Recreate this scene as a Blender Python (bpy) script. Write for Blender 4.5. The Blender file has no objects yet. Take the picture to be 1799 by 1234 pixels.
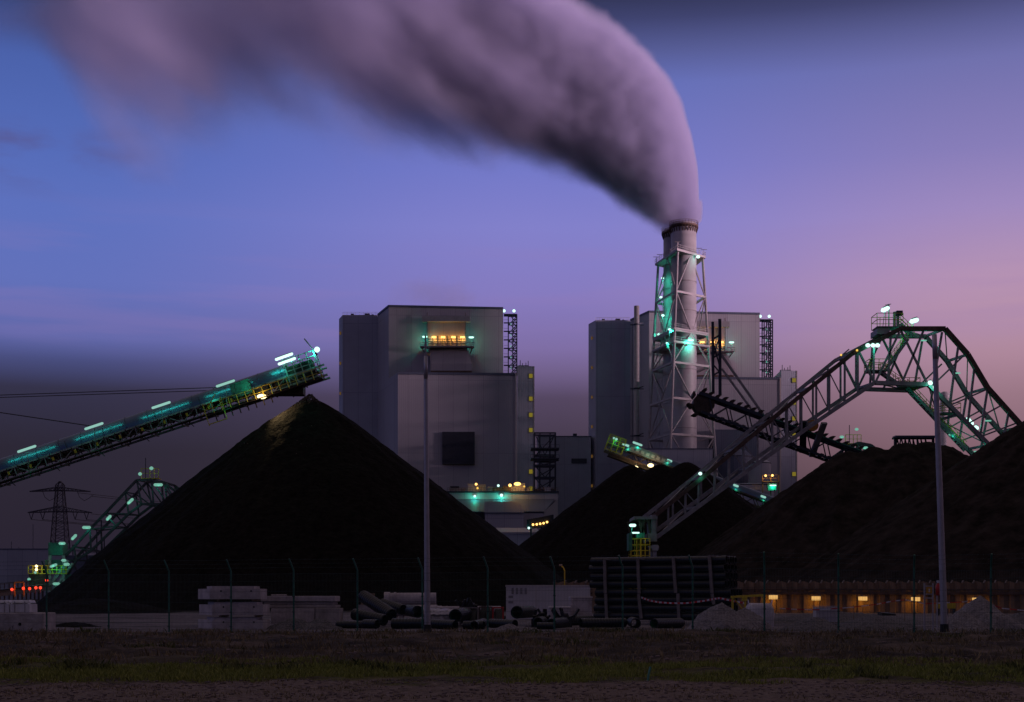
import bpy, math, random
from mathutils import Vector, noise
random.seed(7)
R = math.radians
S = bpy.context.scene
COL = S.collection
# ------------------------------------------------------------------ camera
CZ, FPX, CX, HY = 1.7, 2400.0, 899.5, 1045.0
cam = bpy.data.cameras.new('camera'); camo = bpy.data.objects.new('camera', cam); COL.objects.link(camo)
cam.sensor_width = 36.0; cam.lens = 36.0 * FPX / 1799.0
cam.shift_y = (HY - 617.0) / 1799.0
cam.clip_start = 0.5; cam.clip_end = 12000
camo.location = (0, 0, CZ); camo.rotation_euler = (R(90), 0, 0)
S.camera = camo
def W(px, py, Y):                       # a point of the place at distance Y
    return Vector(((px - CX) / FPX * Y, Y, CZ + (HY - py) / FPX * Y))
def lin(c):
    return tuple(((v/255)/12.92 if v/255 <= .04045 else ((v/255+.055)/1.055)**2.4) for v in c)
# ------------------------------------------------------------------ view
S.view_settings.view_transform = 'Standard'; S.view_settings.look = 'None'
S.view_settings.exposure = 0.0; S.view_settings.gamma = 1.0
S.render.engine = 'CYCLES'
S.cycles.max_bounces = 6; S.cycles.diffuse_bounces = 2; S.cycles.glossy_bounces = 2
S.cycles.volume_bounces = 4; S.cycles.volume_step_rate = 1.0; S.cycles.volume_max_steps = 256
S.cycles.use_denoising = True
S.cycles.sample_clamp_indirect = 4.0
# ------------------------------------------------------------------ dusk sky
SUN_AZ, SUN_EL = 73.0, 0.8              # degrees right of straight behind the camera; height
wd = bpy.data.worlds.new("World"); S.world = wd; wd.use_nodes = True
nt = wd.node_tree; nt.nodes.clear()
def N(t, typ, **kw):
    n = t.nodes.new(typ)
    for k, v in kw.items():
        setattr(n, k, v)
    return n
def math_node(t, op, a, b=None, c=None, clamp=False):
    n = t.nodes.new('ShaderNodeMath'); n.operation = op; n.use_clamp = clamp
    for i, v in enumerate((a, b, c)):
        if v is None: continue
        if isinstance(v, (int, float)): n.inputs[i].default_value = v
        else: t.links.new(v, n.inputs[i])
    return n.outputs[0]
def maprange(t, v, a, b, c=0.0, d=1.0, smooth=True):
    n = t.nodes.new('ShaderNodeMapRange'); n.interpolation_type = 'SMOOTHSTEP' if smooth else 'LINEAR'
    t.links.new(v, n.inputs[0])
    for i, q in enumerate((a, b, c, d)): n.inputs[i+1].default_value = q
    return n.outputs[0]
def ramp(t, fac, stops, interp='LINEAR'):
    n = t.nodes.new('ShaderNodeValToRGB'); n.color_ramp.interpolation = interp
    el = n.color_ramp.elements
    while len(el) < len(stops): el.new(0.5)
    for e, (p, c) in zip(el, stops):
        e.position = p; e.color = (*c, 1)
    if fac is not None: t.links.new(fac, n.inputs[0])
    return n.outputs[0]
def mixc(t, fac, a, b, blend='MIX'):
    n = t.nodes.new('ShaderNodeMix'); n.data_type = 'RGBA'; n.blend_type = blend
    for i, v in ((0, fac), (6, a), (7, b)):
        if isinstance(v, (int, float)): n.inputs[i].default_value = v
        elif isinstance(v, tuple): n.inputs[i].default_value = (*v, 1)
        else: t.links.new(v, n.inputs[i])
    return n.outputs[2]
tc = N(nt, 'ShaderNodeTexCoord'); sp = N(nt, 'ShaderNodeSeparateXYZ'); nt.links.new(tc.outputs['Generated'], sp.inputs[0])
X, Yd, Z = sp.outputs
hyp = math_node(nt, 'SQRT', math_node(nt, 'ADD', math_node(nt, 'MULTIPLY', X, X), math_node(nt, 'MULTIPLY', Yd, Yd)))
v_el = math_node(nt, 'DIVIDE', Z, math_node(nt, 'MAXIMUM', hyp, 1e-4))
t_el = math_node(nt, 'DIVIDE', v_el, 0.6, clamp=True)
az = math_node(nt, 'ARCTAN2', X, Yd)
def RP(l): return ramp(nt, t_el, [(p, lin(c)) for p, c in l])
left = RP([(0,(38,34,49)),(.08,(38,34,50)),(.17,(40,36,53)),(.24,(49,47,72)),(.272,(70,75,124)),(.300,(94,102,168)),(.365,(97,112,186)),(.448,(92,112,189)),(.517,(84,107,184)),(.62,(74,97,170)),(.66,(66,80,140)),(.70,(48,60,105)),(.745,(36,42,68)),(.82,(80,74,88)),(1,(130,115,120))])
cent = RP([(0,(48,40,52)),(.17,(60,50,65)),(.24,(82,68,95)),(.272,(112,95,138)),(.300,(126,109,164)),(.365,(133,122,190)),(.448,(130,128,202)),(.517,(116,121,200)),(.62,(100,112,186)),(.66,(85,92,150)),(.70,(62,66,110)),(.745,(40,42,68)),(.82,(80,74,88)),(1,(130,115,120))])
right = RP([(0,(80,58,66)),(.13,(112,84,94)),(.17,(130,98,110)),(.23,(152,117,132)),(.275,(172,134,154)),(.308,(180,142,166)),(.365,(182,146,178)),(.448,(158,137,190)),(.517,(136,125,184)),(.62,(112,112,172)),(.66,(92,94,148)),(.70,(66,68,110)),(.745,(40,42,68)),(.82,(80,74,88)),(1,(130,115,120))])
c1 = mixc(nt, maprange(nt, az, -0.33, 0.03), left, cent)
c2 = mixc(nt, maprange(nt, az, 0.03, 0.36), c1, right)
# a few faint pink streaks
mp2 = N(nt, 'ShaderNodeMapping'); nt.links.new(tc.outputs['Generated'], mp2.inputs[0]); mp2.inputs['Scale'].default_value = (5, 5, 55)
nz2 = N(nt, 'ShaderNodeTexNoise'); nt.links.new(mp2.outputs[0], nz2.inputs[0]); nz2.inputs['Scale'].default_value = 1.0; nz2.inputs['Detail'].default_value = 4
b2_ = math_node(nt, 'MULTIPLY', maprange(nt, v_el, .165, .19), maprange(nt, v_el, .30, .22))
c2 = mixc(nt, math_node(nt, 'MULTIPLY', math_node(nt, 'MULTIPLY', b2_, maprange(nt, nz2.outputs[0], .5, 0.72)), .2), c2, lin((150,122,178)))
# the sky is duller behind the photographer
dim = math_node(nt, 'MINIMUM', maprange(nt, az, .75, 1.5, 1.0, .5), maprange(nt, az, -1.9, -2.7, 1.0, .5))
dm = N(nt, 'ShaderNodeCombineColor')
for i in range(3): nt.links.new(dim, dm.inputs[i])
c2 = mixc(nt, 1.0, c2, dm.outputs[0], 'MULTIPLY')
# thin torn clouds low on the left of the sky
mp = N(nt, 'ShaderNodeMapping'); nt.links.new(tc.outputs['Generated'], mp.inputs[0]); mp.inputs['Scale'].default_value = (9, 9, 30)
nz = N(nt, 'ShaderNodeTexNoise'); nt.links.new(mp.outputs[0], nz.inputs[0]); nz.inputs['Scale'].default_value = 1.0; nz.inputs['Detail'].default_value = 5
band = math_node(nt, 'MULTIPLY', maprange(nt, v_el, .270, .300), maprange(nt, v_el, .335, .312))
azm = maprange(nt, az, -0.20, -0.34)
cm = math_node(nt, 'MULTIPLY', math_node(nt, 'MULTIPLY', band, azm), maprange(nt, nz.outputs[0], .36, .6))
c3 = mixc(nt, math_node(nt, 'MULTIPLY', cm, .75), c2, lin((88,78,126)))
sky = N(nt, 'ShaderNodeTexSky'); sky.sky_type = 'NISHITA'; sky.sun_disc = False
sky.sun_elevation = R(SUN_EL); sky.sun_rotation = R(180 - SUN_AZ)
bg1 = N(nt, 'ShaderNodeBackground'); nt.links.new(c3, bg1.inputs[0]); bg1.inputs[1].default_value = 1.0
bg2 = N(nt, 'ShaderNodeBackground'); nt.links.new(sky.outputs[0], bg2.inputs[0]); bg2.inputs[1].default_value = 0.004
ad = N(nt, 'ShaderNodeAddShader'); nt.links.new(bg1.outputs[0], ad.inputs[0]); nt.links.new(bg2.outputs[0], ad.inputs[1])
wo = N(nt, 'ShaderNodeOutputWorld'); nt.links.new(ad.outputs[0], wo.inputs[0])
# ------------------------------------------------------------------ the setting sun, low behind the added ridge
sl = bpy.data.lights.new('sun', 'SUN'); sun = bpy.data.objects.new('sun', sl); COL.objects.link(sun)
sl.energy = 6.2; sl.angle = R(9.0); sl.color = (1.0, .66, .78)
to_sun = Vector((math.sin(R(SUN_AZ))*math.cos(R(SUN_EL)), -math.cos(R(SUN_AZ))*math.cos(R(SUN_EL)), math.sin(R(SUN_EL))))
sun.rotation_euler = to_sun.to_track_quat('Z', 'Y').to_euler(); sun.location = (60, -60, 80)
# ------------------------------------------------------------------ materials
def mat(name, col, rough=.7, metal=0.0, var=.25, scale=1.0, bump=0.0, bscale=8.0, ribs=None, col2=None, stretch=(1,1,1), spec=.4):
    m = bpy.data.materials.new(name); m.use_nodes = True; t = m.node_tree
    b = t.nodes['Principled BSDF']; b.inputs['Roughness'].default_value = rough; b.inputs['Metallic'].default_value = metal
    b.inputs['Specular IOR Level'].default_value = spec
    tcn = N(t, 'ShaderNodeTexCoord'); mpn = N(t, 'ShaderNodeMapping'); t.links.new(tcn.outputs['Object'], mpn.inputs[0]); mpn.inputs['Scale'].default_value = stretch
    nzn = N(t, 'ShaderNodeTexNoise'); t.links.new(mpn.outputs[0], nzn.inputs[0]); nzn.inputs['Scale'].default_value = scale; nzn.inputs['Detail'].default_value = 6; nzn.inputs['Roughness'].default_value = .65
    if col2 is None:
        lo = tuple(max(0, c*(1-var)) for c in col); hi = tuple(min(1, c*(1+var)) for c in col)
    else: lo, hi = col, col2
    c = ramp(t, nzn.outputs[0], [(.32, lo), (.68, hi)])
    t.links.new(c, b.inputs['Base Color'])
    h = None
    if ribs:                                # metal cladding: vertical ribs and wide sheets of slightly different tone
        wv = N(t, 'ShaderNodeTexWave'); m2 = N(t, 'ShaderNodeMapping'); t.links.new(tcn.outputs['Object'], m2.inputs[0]); m2.inputs['Scale'].default_value = (1, 1, 0); 
        m2.inputs['Rotation'].default_value = (0, 0, R(28))
        t.links.new(m2.outputs[0], wv.inputs[0]); wv.inputs['Scale'].default_value = ribs; wv.bands_direction = 'X'
        br = N(t, 'ShaderNodeTexBrick'); m3 = N(t, 'ShaderNodeMapping'); t.links.new(tcn.outputs['Object'], m3.inputs[0]); m3.inputs['Rotation'].default_value = (R(90), 0, 0)
        t.links.new(m3.outputs[0], br.inputs[0]); br.inputs['Scale'].default_value = ribs*.16; br.inputs['Mortar Size'].default_value = .008
        br.inputs['Color1'].default_value = (1,1,1,1); br.inputs['Color2'].default_value = (.88,.88,.90,1); br.inputs['Mortar'].default_value = (.72,.72,.75,1); br.inputs['Bias'].default_value = -.2
        br.offset = 0.0; br.inputs['Brick Width'].default_value = .45; br.inputs['Row Height'].default_value = 2.2
        c2_ = mixc(t, 1.0, c, br.outputs[0], 'MULTIPLY'); t.links.new(c2_, b.inputs['Base Color'])
        h = wv.outputs[0]; bmp = N(t, 'ShaderNodeBump'); bmp.inputs['Strength'].default_value = .18; bmp.inputs['Distance'].default_value = .1
        t.links.new(h, bmp.inputs['Height']); t.links.new(bmp.outputs[0], b.inputs['Normal'])
    elif bump:
        n2 = N(t, 'ShaderNodeTexNoise'); t.links.new(tcn.outputs['Object'], n2.inputs[0]); n2.inputs['Scale'].default_value = bscale; n2.inputs['Detail'].default_value = 8
        bmp = N(t, 'ShaderNodeBump'); bmp.inputs['Strength'].default_value = bump; bmp.inputs['Distance'].default_value = .15
        t.links.new(n2.outputs[0], bmp.inputs['Height']); t.links.new(bmp.outputs[0], b.inputs['Normal'])
    return m
def emit(name, col, strength):
    m = bpy.data.materials.new(name); m.use_nodes = True; b = m.node_tree.nodes['Principled BSDF']
    b.inputs['Base Color'].default_value = (.02,.02,.02,1); b.inputs['Emission Color'].default_value = (*col, 1); b.inputs['Emission Strength'].default_value = strength
    return m
M = dict(
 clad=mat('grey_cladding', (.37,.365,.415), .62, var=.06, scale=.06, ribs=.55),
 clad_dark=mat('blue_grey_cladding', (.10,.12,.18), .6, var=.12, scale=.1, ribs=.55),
 clad_mid=mat('mid_grey_cladding', (.35,.375,.46), .6, var=.1, scale=.1, ribs=.55),
 trim=mat('pale_trim', (.55,.50,.48), .6, var=.1),
 louvre=mat('louvre_blue', (.035,.04,.06), .6, var=.2, scale=.5),
 hood=mat('hood_metal', (.36,.33,.36), .55, var=.08, scale=.1, ribs=.7),
 flue=mat('flue_metal', (.42,.40,.43), .5, var=.12, scale=.12, stretch=(1,1,3)),
 flue_band=mat('flue_joint', (.30,.28,.30), .5, var=.15),
 lattice=mat('galvanised_lattice', (.34,.32,.34), .55, .1, var=.15, scale=.5),
 dark_steel=mat('dark_blue_steel', (.022,.03,.05), .5, .2, var=.3, scale=1.5),
 steel=mat('machine_steel', (.27,.25,.26), .5, .25, var=.3, scale=1.2),
 rust=mat('rusty_steel', (.10,.062,.05), .65, .2, var=.45, scale=1.6),
 brown=mat('brown_chain_steel', (.045,.032,.026), .6, .3, var=.5, scale=2),
 yellow=mat('yellow_paint', (.55,.42,.03), .5, var=.25, scale=2),
 cover=mat('belt_cover', (.085,.12,.19), .36, .6, var=.15, scale=.4),
 black=mat('black_rubber', (.012,.012,.013), .6, var=.4, scale=3),
 teal_metal=mat('green_paint', (.05,.20,.15), .5, var=.3, scale=2),
 coal=mat('coal', (.0080,.0066,.0060), .85, var=.7, scale=1.3, bump=1.0, bscale=2.2, spec=.03),
 coal_brown=mat('coal_dusty', (.023,.0178,.0157), .9, var=.68, scale=.55, bump=1.0, bscale=1.6, spec=.03),
 concrete=mat('concrete', (.42,.37,.38), .9, var=.28, scale=1.6, bump=.3, bscale=7),
 concrete_dark=mat('stained_concrete', (.33,.29,.285), .9, var=.35, scale=1.4, bump=.3, bscale=7),
 white=mat('white_sheeting', (.62,.60,.66), .5, var=.12, scale=.8),
 container=mat('container_white', (.55,.52,.54), .55, var=.08, scale=.8, bump=.1, bscale=3),
 pipe=mat('black_plastic', (.007,.009,.013), .42, var=.3, scale=2),
 pipe_green=mat('green_pipe_lining', (.02,.16,.07), .5, var=.2),
 timber=mat('weathered_timber', (.20,.17,.16), .85, var=.3, scale=4, stretch=(1,1,.2)),
 gravel=mat('gravel', (.13,.12,.125), .95, var=.5, scale=9, bump=1.0, bscale=14),
 wood=mat('pallet_wood', (.24,.17,.11), .85, var=.3, scale=5),
 red=mat('red_paint', (.5,.02,.02), .45, var=.2),
 pole=mat('pole_metal', (.42,.40,.44), .42, .35, var=.12, scale=3),
 green_post=mat('green_post', (.025,.13,.09), .45, var=.3, scale=4),
 wire=mat('fence_wire', (.05,.085,.08), .5, .2, var=.2),
 sheet_wall=mat('corrugated_wall', (.24,.155,.10), .7, var=.25, scale=1.2),
 pylon=mat('pylon_steel', (.06,.055,.07), .6, .3, var=.2),
 teal=emit('teal_lamp', (.62,1.0,.90), 1.5),
 teal_mid=emit('teal_lamp_dim', (.50,1.0,.86), .55),
 teal_far=emit('teal_lamp_far', (.40,1.0,.78), .40),
 amber=emit('amber_lamp', (1.0,.52,.13), 3.0),
 wall_lamp=emit('wall_lamp', (1.0,.56,.17), .8),
 amber_soft=emit('amber_lamp_dim', (1.0,.60,.10), 1.1),
 warm=emit('warm_floodlight', (1.0,.78,.38), 3.0),
 amber_dim=emit('small_amber_lamp', (1.0,.50,.08), .10),
 redlamp=emit('red_lamp', (1.0,.05,.02), 2.2),
 yellow_win=emit('lit_window', (.75,.58,.05), .24),
)
# ------------------------------------------------------------------ builders
class MB:
    def __init__(s): s.v = []; s.f = []; s.pr = []
    def add(s, vs, fs):
        o = len(s.v); s.pr.append((o, len(vs), len(s.f), len(fs))); s.v += [tuple(p) for p in vs]; s.f += [tuple(i+o for i in f) for f in fs]; return s
    def box(s, x0, x1, y0, y1, z0, z1):
        return s.add([(x0,y0,z0),(x1,y0,z0),(x1,y1,z0),(x0,y1,z0),(x0,y0,z1),(x1,y0,z1),(x1,y1,z1),(x0,y1,z1)],
                     [(3,2,1,0),(4,5,6,7),(0,1,5,4),(1,2,6,5),(2,3,7,6),(3,0,4,7)])
    def fbox(s, o, ex, ey, ez, a, b):       # box in a local frame from corner a to corner b
        P = []
        for (x,y,z) in ((0,0,0),(1,0,0),(1,1,0),(0,1,0),(0,0,1),(1,0,1),(1,1,1),(0,1,1)):
            P.append(o + ex*(a[0],b[0])[x] + ey*(a[1],b[1])[y] + ez*(a[2],b[2])[z])
        return s.add(P, [(3,2,1,0),(4,5,6,7),(0,1,5,4),(1,2,6,5),(2,3,7,6),(3,0,4,7)])
    def bar(s, a, b, w, h=None, up=(0,0,1)):
        a, b = Vector(a), Vector(b); h = h or w
        d = (b-a); L = d.length
        if L < 1e-6: return s
        d.normalize(); u = Vector(up)
        if abs(d.dot(u)) > .98: u = Vector((0,1,0))
        sx = d.cross(u).normalized(); sy = sx.cross(d).normalized()
        P = []
        for e in (a, b):
            for i, j in ((-1,-1),(1,-1),(1,1),(-1,1)): P.append(e + sx*(i*w/2) + sy*(j*h/2))
        return s.add(P, [(0,1,2,3),(7,6,5,4),(4,5,1,0),(5,6,2,1),(6,7,3,2),(7,4,0,3)])
    def tube(s, a, b, r0, r1=None, n=8, caps=True):
        a, b = Vector(a), Vector(b); r1 = r0 if r1 is None else r1
        d = (b-a).normalized(); u = Vector((0,0,1)) if abs(d.z) < .9 else Vector((1,0,0))
        sx = d.cross(u).normalized(); sy = sx.cross(d)
        P = []
        for e, r in ((a, r0), (b, r1)):
            for k in range(n): an = 2*math.pi*k/n; P.append(e + sx*(r*math.cos(an)) + sy*(r*math.sin(an)))
        F = [(k, (k+1)%n, n+(k+1)%n, n+k) for k in range(n)]
        if caps: F += [tuple(range(n-1,-1,-1)), tuple(range(n, 2*n))]
        return s.add(P, F)
    def path(s, pts, r, n=6):
        for a, b in zip(pts, pts[1:]): s.tube(a, b, r, n=n)
        return s
    def lathe(s, c, prof, n=24, axis=None):  # prof [(r, z)]
        P = []; F = []
        for r, z in prof:
            for k in range(n): an = 2*math.pi*k/n; P.append((c[0]+r*math.cos(an), c[1]+r*math.sin(an), c[2]+z))
        for i in range(len(prof)-1):
            for k in range(n): F.append((i*n+k, i*n+(k+1)%n, (i+1)*n+(k+1)%n, (i+1)*n+k))
        return s.add(P, F)
    def prism(s, poly, z0, z1):             # poly counter-clockwise seen from above; z1 number or list
        n = len(poly); z1s = z1 if isinstance(z1, (list, tuple)) else [z1]*n
        P = [(x,y,z0) for x,y in poly] + [(p[0],p[1],z) for p, z in zip(poly, z1s)]
        F = [(i,(i+1)%n,n+(i+1)%n,n+i) for i in range(n)] + [tuple(range(n-1,-1,-1)), tuple(range(n,2*n))]
        return s.add(P, F)
    def capsule(s, a, b, r, n=8):
        a, b = Vector(a), Vector(b); d = (b-a).normalized()
        s.tube(a, b, r, n=n, caps=False); s.tube(a-d*r*.7, a, r*.45, r, n=n); s.tube(b, b+d*r*.7, r, r*.45, n=n); return s
    def ball(s, c, r, nu=10, nv=7, sc=(1,1,1)):
        P = []; F = []
        for i in range(nv+1):
            th = math.pi*i/nv
            for k in range(nu):
                an = 2*math.pi*k/nu
                P.append((c[0]+r*sc[0]*math.sin(th)*math.cos(an), c[1]+r*sc[1]*math.sin(th)*math.sin(an), c[2]+r*sc[2]*math.cos(th)))
        for i in range(nv):
            for k in range(nu): F.append((i*nu+k, (i+1)*nu+k, (i+1)*nu+(k+1)%nu, i*nu+(k+1)%nu))
        return s.add(P, F)
    def build(s, name, m, parent=None, loc=None, smooth=False):
        o0 = wloc(parent) if parent else Vector(loc) if loc is not None else Vector((0,0,0))
        me = bpy.data.meshes.new(name)
        me.from_pydata([(x-o0.x, y-o0.y, z-o0.z) for x,y,z in s.v], [], s.f)
        me.materials.append(M[m] if isinstance(m, str) else m)
        if smooth: me.polygons.foreach_set('use_smooth', [True]*len(me.polygons))
        me.update()
        o = bpy.data.objects.new(name, me); COL.objects.link(o)
        if parent: o.parent = parent
        else: o.location = o0
        return o
def each(mb, name, m, parent, size=1):
    """every piece (SIZE primitives of the builder) becomes a part of its own"""
    out = []
    for i in range(0, len(mb.pr), size):
        q = MB()
        for o, n, fo, fn in mb.pr[i:i+size]: q.add(mb.v[o:o+n], [tuple(k-o for k in f) for f in mb.f[fo:fo+fn]])
        out.append(q.build(name, m, parent))
    return out
def wloc(o):
    v = Vector(o.location)
    while o.parent: o = o.parent; v += Vector(o.location)
    return v
def tag(o, label=None, cat=None, group=None, kind=None):
    if label: o['label'] = label
    if cat: o['category'] = cat
    if group: o['group'] = group
    if kind: o['kind'] = kind
    return o
def thing(name, label, cat, loc, group=None):
    o = bpy.data.objects.new(name, None); COL.objects.link(o); o.location = Vector(loc); o.empty_display_size = .5
    return tag(o, label, cat, group)
def kids(o): return [c for c in bpy.data.objects if c.parent == o]
def copy_tree(o, parent=None):
    c = o.copy(); COL.objects.link(c); c.parent = parent
    for ch in kids(o): copy_tree(ch, c)
    return c
def glow(parent, p, col, watts, rad=.25, spot=None):
    l = bpy.data.lights.new('lamp_light', 'SPOT' if spot else 'POINT'); l.energy = watts*LK; l.color = col; l.shadow_soft_size = rad
    o = bpy.data.objects.new('lamp_light', l); COL.objects.link(o); o.parent = parent; o.location = Vector(p) - wloc(parent)
    if spot:
        d, ang = spot; l.spot_size = R(ang); l.spot_blend = .6
        o.rotation_euler = (-Vector(d)).to_track_quat('Z', 'Y').to_euler()
    return o
LK = 0.3
TEAL = (.03, 1.0, .63); AMB = (1.0, .48, .10); WARM = (1.0, .68, .33)
def tube_lamp(parent, a, b, r, post=None, watts=0, m='teal', drop=.5, col=TEAL, strip=None):
    """a fluorescent lamp: glowing tube in a tray, on a small post"""
    a, b = Vector(a), Vector(b)
    lp = MB().capsule(a, b, r).build('lamp', m, parent)
    up = Vector((0,0,1))
    MB().bar(a+up*(r*1.15), b+up*(r*1.15), r*1.2, r*.4).build('lamp_tray', 'steel', lp)
    if post is not None: MB().tube(post, (a+b)/2+up*r, .045, n=6).build('lamp_post', 'steel', lp)
    if watts and strip:                     # area light stretched past the tube to lay a stripe on the cover
        l = bpy.data.lights.new('lamp_light', 'AREA'); l.shape = 'RECTANGLE'; l.size = strip; l.size_y = .1; l.energy = watts*LK; l.color = col
        o = bpy.data.objects.new('lamp_light', l); COL.objects.link(o); o.parent = lp
        d = (b-a).normalized(); y = Vector((0,1,0)); z = d.cross(y).normalized(); z = z if z.z > 0 else -z
        z = (z - y*.7).normalized(); yy = z.cross(d).normalized()
        from mathutils import Matrix
        o.rotation_euler = Matrix((d, yy, z)).transposed().to_euler(); o.location = (a+b)/2 - z*(r*1.3) - wloc(lp)
    elif watts: glow(lp, (a+b)/2 + Vector((0,-r*1.6,-drop)), col, watts)
    return lp
def nz3(x, y, z=0.0, s=1.0): return noise.noise(Vector((x*s, y*s, z*s)))
# ================================================================== THE SETTING
def gz(x, y):
    if y < 18: z = 0.0
    elif y < 34: z = 0.0
    elif y < 44: t = (y-34)/10; z = 0.30*t*t*(3-2*t)
    elif y < 50: z = 0.30
    elif y < 58: z = 0.30 - .16*(y-50)/8
    else: z = .14
    k = 1.0 if y < 120 else .3
    z += k*(.05*nz3(x,y,3,.5) + .03*nz3(x,y,9,1.7))
    if 34 < y < 50:
        z += .16*nz3(x,y*1.6,5,.35) + .09*nz3(x,y,7,1.3)
    elif 18 < y <= 34: z += .03*nz3(x,y,7,2.6)
    return z - (.25 if y > 140 else 0)
def axis_pts(lo, hi, step, far, grow=1.25):
    p = []; v = lo
    while v < hi: p.append(v); v += step
    p.append(hi); d = step; v = hi
    while v < far: d *= grow; v += d; p.append(v)
    return p
xs = axis_pts(0, 24, .22, 4500); xs = [-v for v in reversed(xs[1:])] + xs
ys = axis_pts(19, 58, .22, 6000); d = .3; v = 19
while v > -4500: d *= 1.25; v -= d; ys.insert(0, v)
g = MB(); nx = len(xs)
for y in ys:
    for x in xs: g.v.append((x, y, gz(x, y)))
for j in range(len(ys)-1):
    for i in range(nx-1): g.f.append((j*nx+i, j*nx+i+1, (j+1)*nx+i+1, (j+1)*nx+i))
def ground_mat():
    m = bpy.data.materials.new('ground_earth'); m.use_nodes = True; t = m.node_tree; b = t.nodes['Principled BSDF']
    b.inputs['Roughness'].default_value = .95; b.inputs['Specular IOR Level'].default_value = .1
    tcn = N(t, 'ShaderNodeTexCoord'); spn = N(t, 'ShaderNodeSeparateXYZ'); t.links.new(tcn.outputs['Object'], spn.inputs[0])
    def nse(scale, det=8, st=(1,1,1)):
        mp_ = N(t, 'ShaderNodeMapping'); t.links.new(tcn.outputs['Object'], mp_.inputs[0]); mp_.inputs['Scale'].default_value = st
        n = N(t, 'ShaderNodeTexNoise'); t.links.new(mp_.outputs[0], n.inputs[0]); n.inputs['Scale'].default_value = scale; n.inputs['Detail'].default_value = det; n.inputs['Roughness'].default_value = .7
        return n.outputs[0]
    big, fine = nse(.55), nse(5.0, 10)
    yy = math_node(t, 'ADD', spn.outputs[1], math_node(t, 'MULTIPLY', math_node(t, 'SUBTRACT', nse(.28, 5), .5), 11.0))
    dirt = ramp(t, fine, [(.25,(.08,.054,.050)),(.5,(.185,.14,.115)),(.75,(.31,.245,.205))])
    soil = ramp(t, big, [(.36,(.018,.014,.012)),(.5,(.06,.047,.036)),(.68,(.17,.13,.105))])
    yard = ramp(t, fine, [(.3,(.13,.117,.125)),(.7,(.28,.25,.265))])
    yard = mixc(t, maprange(t, nse(.25, 6, (.4,1.6,1)), .42, .62), yard, (.08,.07,.08))
    turf = ramp(t, fine, [(.3,(.06,.058,.018)),(.7,(.15,.14,.045))])
    far_ = ramp(t, big, [(.3,(.016,.014,.014)),(.7,(.035,.03,.03))])
    turf = mixc(t, maprange(t, nse(.9, 6, (.5,1.4,1)), .42, .60), turf, (.045,.035,.024))
    c = mixc(t, maprange(t, yy, 25.5, 27.0), dirt, turf)
    c = mixc(t, maprange(t, yy, 33.0, 36.0), c, soil)
    c = mixc(t, maprange(t, yy, 50.0, 51.5), c, yard)
    c = mixc(t, maprange(t, spn.outputs[1], 112, 128), c, far_)
    t.links.new(c, b.inputs['Base Color'])
    bmp = N(t, 'ShaderNodeBump'); bmp.inputs['Strength'].default_value = 1.0; bmp.inputs['Distance'].default_value = .12
    t.links.new(math_node(t, 'ADD', fine, nse(1.6)), bmp.inputs['Height']); t.links.new(bmp.outputs[0], b.inputs['Normal'])
    return m
M['ground'] = ground_mat()
tag(g.build('ground', 'ground', smooth=True), kind='structure')

# unseen ridge added behind the camera to shade the lower walls
h = MB(); n1, n2 = 90, 12
for i in range(n1+1):
    a = R(-18 + 150*i/n1)
    for j in range(n2+1):
        r = 740 + 260*j/n2; q = math.sin(math.pi*j/n2)
        x = r*math.sin(a) ; y = 480 - r*math.cos(a)
        edge = min(1, min(i, n1-i)/8)
        hh = (112 + 5*nz3(x,y,0,.006) + 3*nz3(x,y,4,.03))*edge*q
        h.v.append((x, y, -1 + hh))
for i in range(n1):
    for j in range(n2): h.f.append((i*(n2+1)+j, (i+1)*(n2+1)+j, (i+1)*(n2+1)+j+1, i*(n2+1)+j+1))
M['shade_ridge_mat'] = mat('shade_ridge_ground', (.02,.022,.012), .95, var=.4, scale=.05)
tag(h.build('shade_ridge', 'shade_ridge_mat', smooth=True), kind='structure')

# grass strip and the tufty bank below the fence
def grass(name, label_kind, n, y0, y1, xw, hmin, hmax, m, dens):
    g = MB()
    while len(g.f) < n:
        y = random.uniform(y0, y1); x = random.uniform(-xw, xw)*y/40
        if not dens(x, y): continue
        z = gz(x, y) - .01; hh = random.uniform(hmin, hmax); a = random.uniform(0, 6.28); w = random.uniform(.006, .014)*(1.6 if hh > .15 else 1)
        lx, ly = random.gauss(0, .35)*hh, random.gauss(0, .35)*hh
        cx, sx = math.cos(a)*w, math.sin(a)*w
        g.add([(x-cx,y-sx,z),(x+cx,y+sx,z),(x+lx*.4+cx*.6,y+ly*.4+sx*.6,z+hh*.6),(x+lx,y+ly,z+hh)], [(0,1,2,3)])
    return tag(g.build(name, m), kind='stuff')
def leafmat(name, lo, hi):
    m = bpy.data.materials.new(name); m.use_nodes = True; t = m.node_tree; b = t.nodes['Principled BSDF']; b.inputs['Roughness'].default_value = .8; b.inputs['Specular IOR Level'].default_value = .15
    gi = N(t, 'ShaderNodeNewGeometry'); c = ramp(t, gi.outputs['Random Per Island'], [(0, lo), (1, hi)]); t.links.new(c, b.inputs['Base Color']); return m
M['turf'] = leafmat('turf_blades', (.11,.135,.022), (.34,.35,.085))
M['straw'] = leafmat('dry_blades', (.09,.07,.036), (.30,.225,.125))
grass('grass', '', 46000, 26.0, 35.0, 16, .04, .13, 'turf', lambda x, y: nz3(x,y*1.5,1,.35)+.4*nz3(x,y,4,1.1) > (-.28 if 28 < y < 32.5 else -.02) and (y > 27.4 or nz3(x,y,8,.6) > .08))
grass('grass', '', 15000, 33.0, 52.0, 16, .05, .22, 'straw', lambda x, y: nz3(x,y*1.5,2,.5) > -.05)
grass('grass', '', 5000, 20.5, 27.0, 16, .02, .07, 'straw', lambda x, y: nz3(x,y,6,1.1) > .12)
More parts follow.
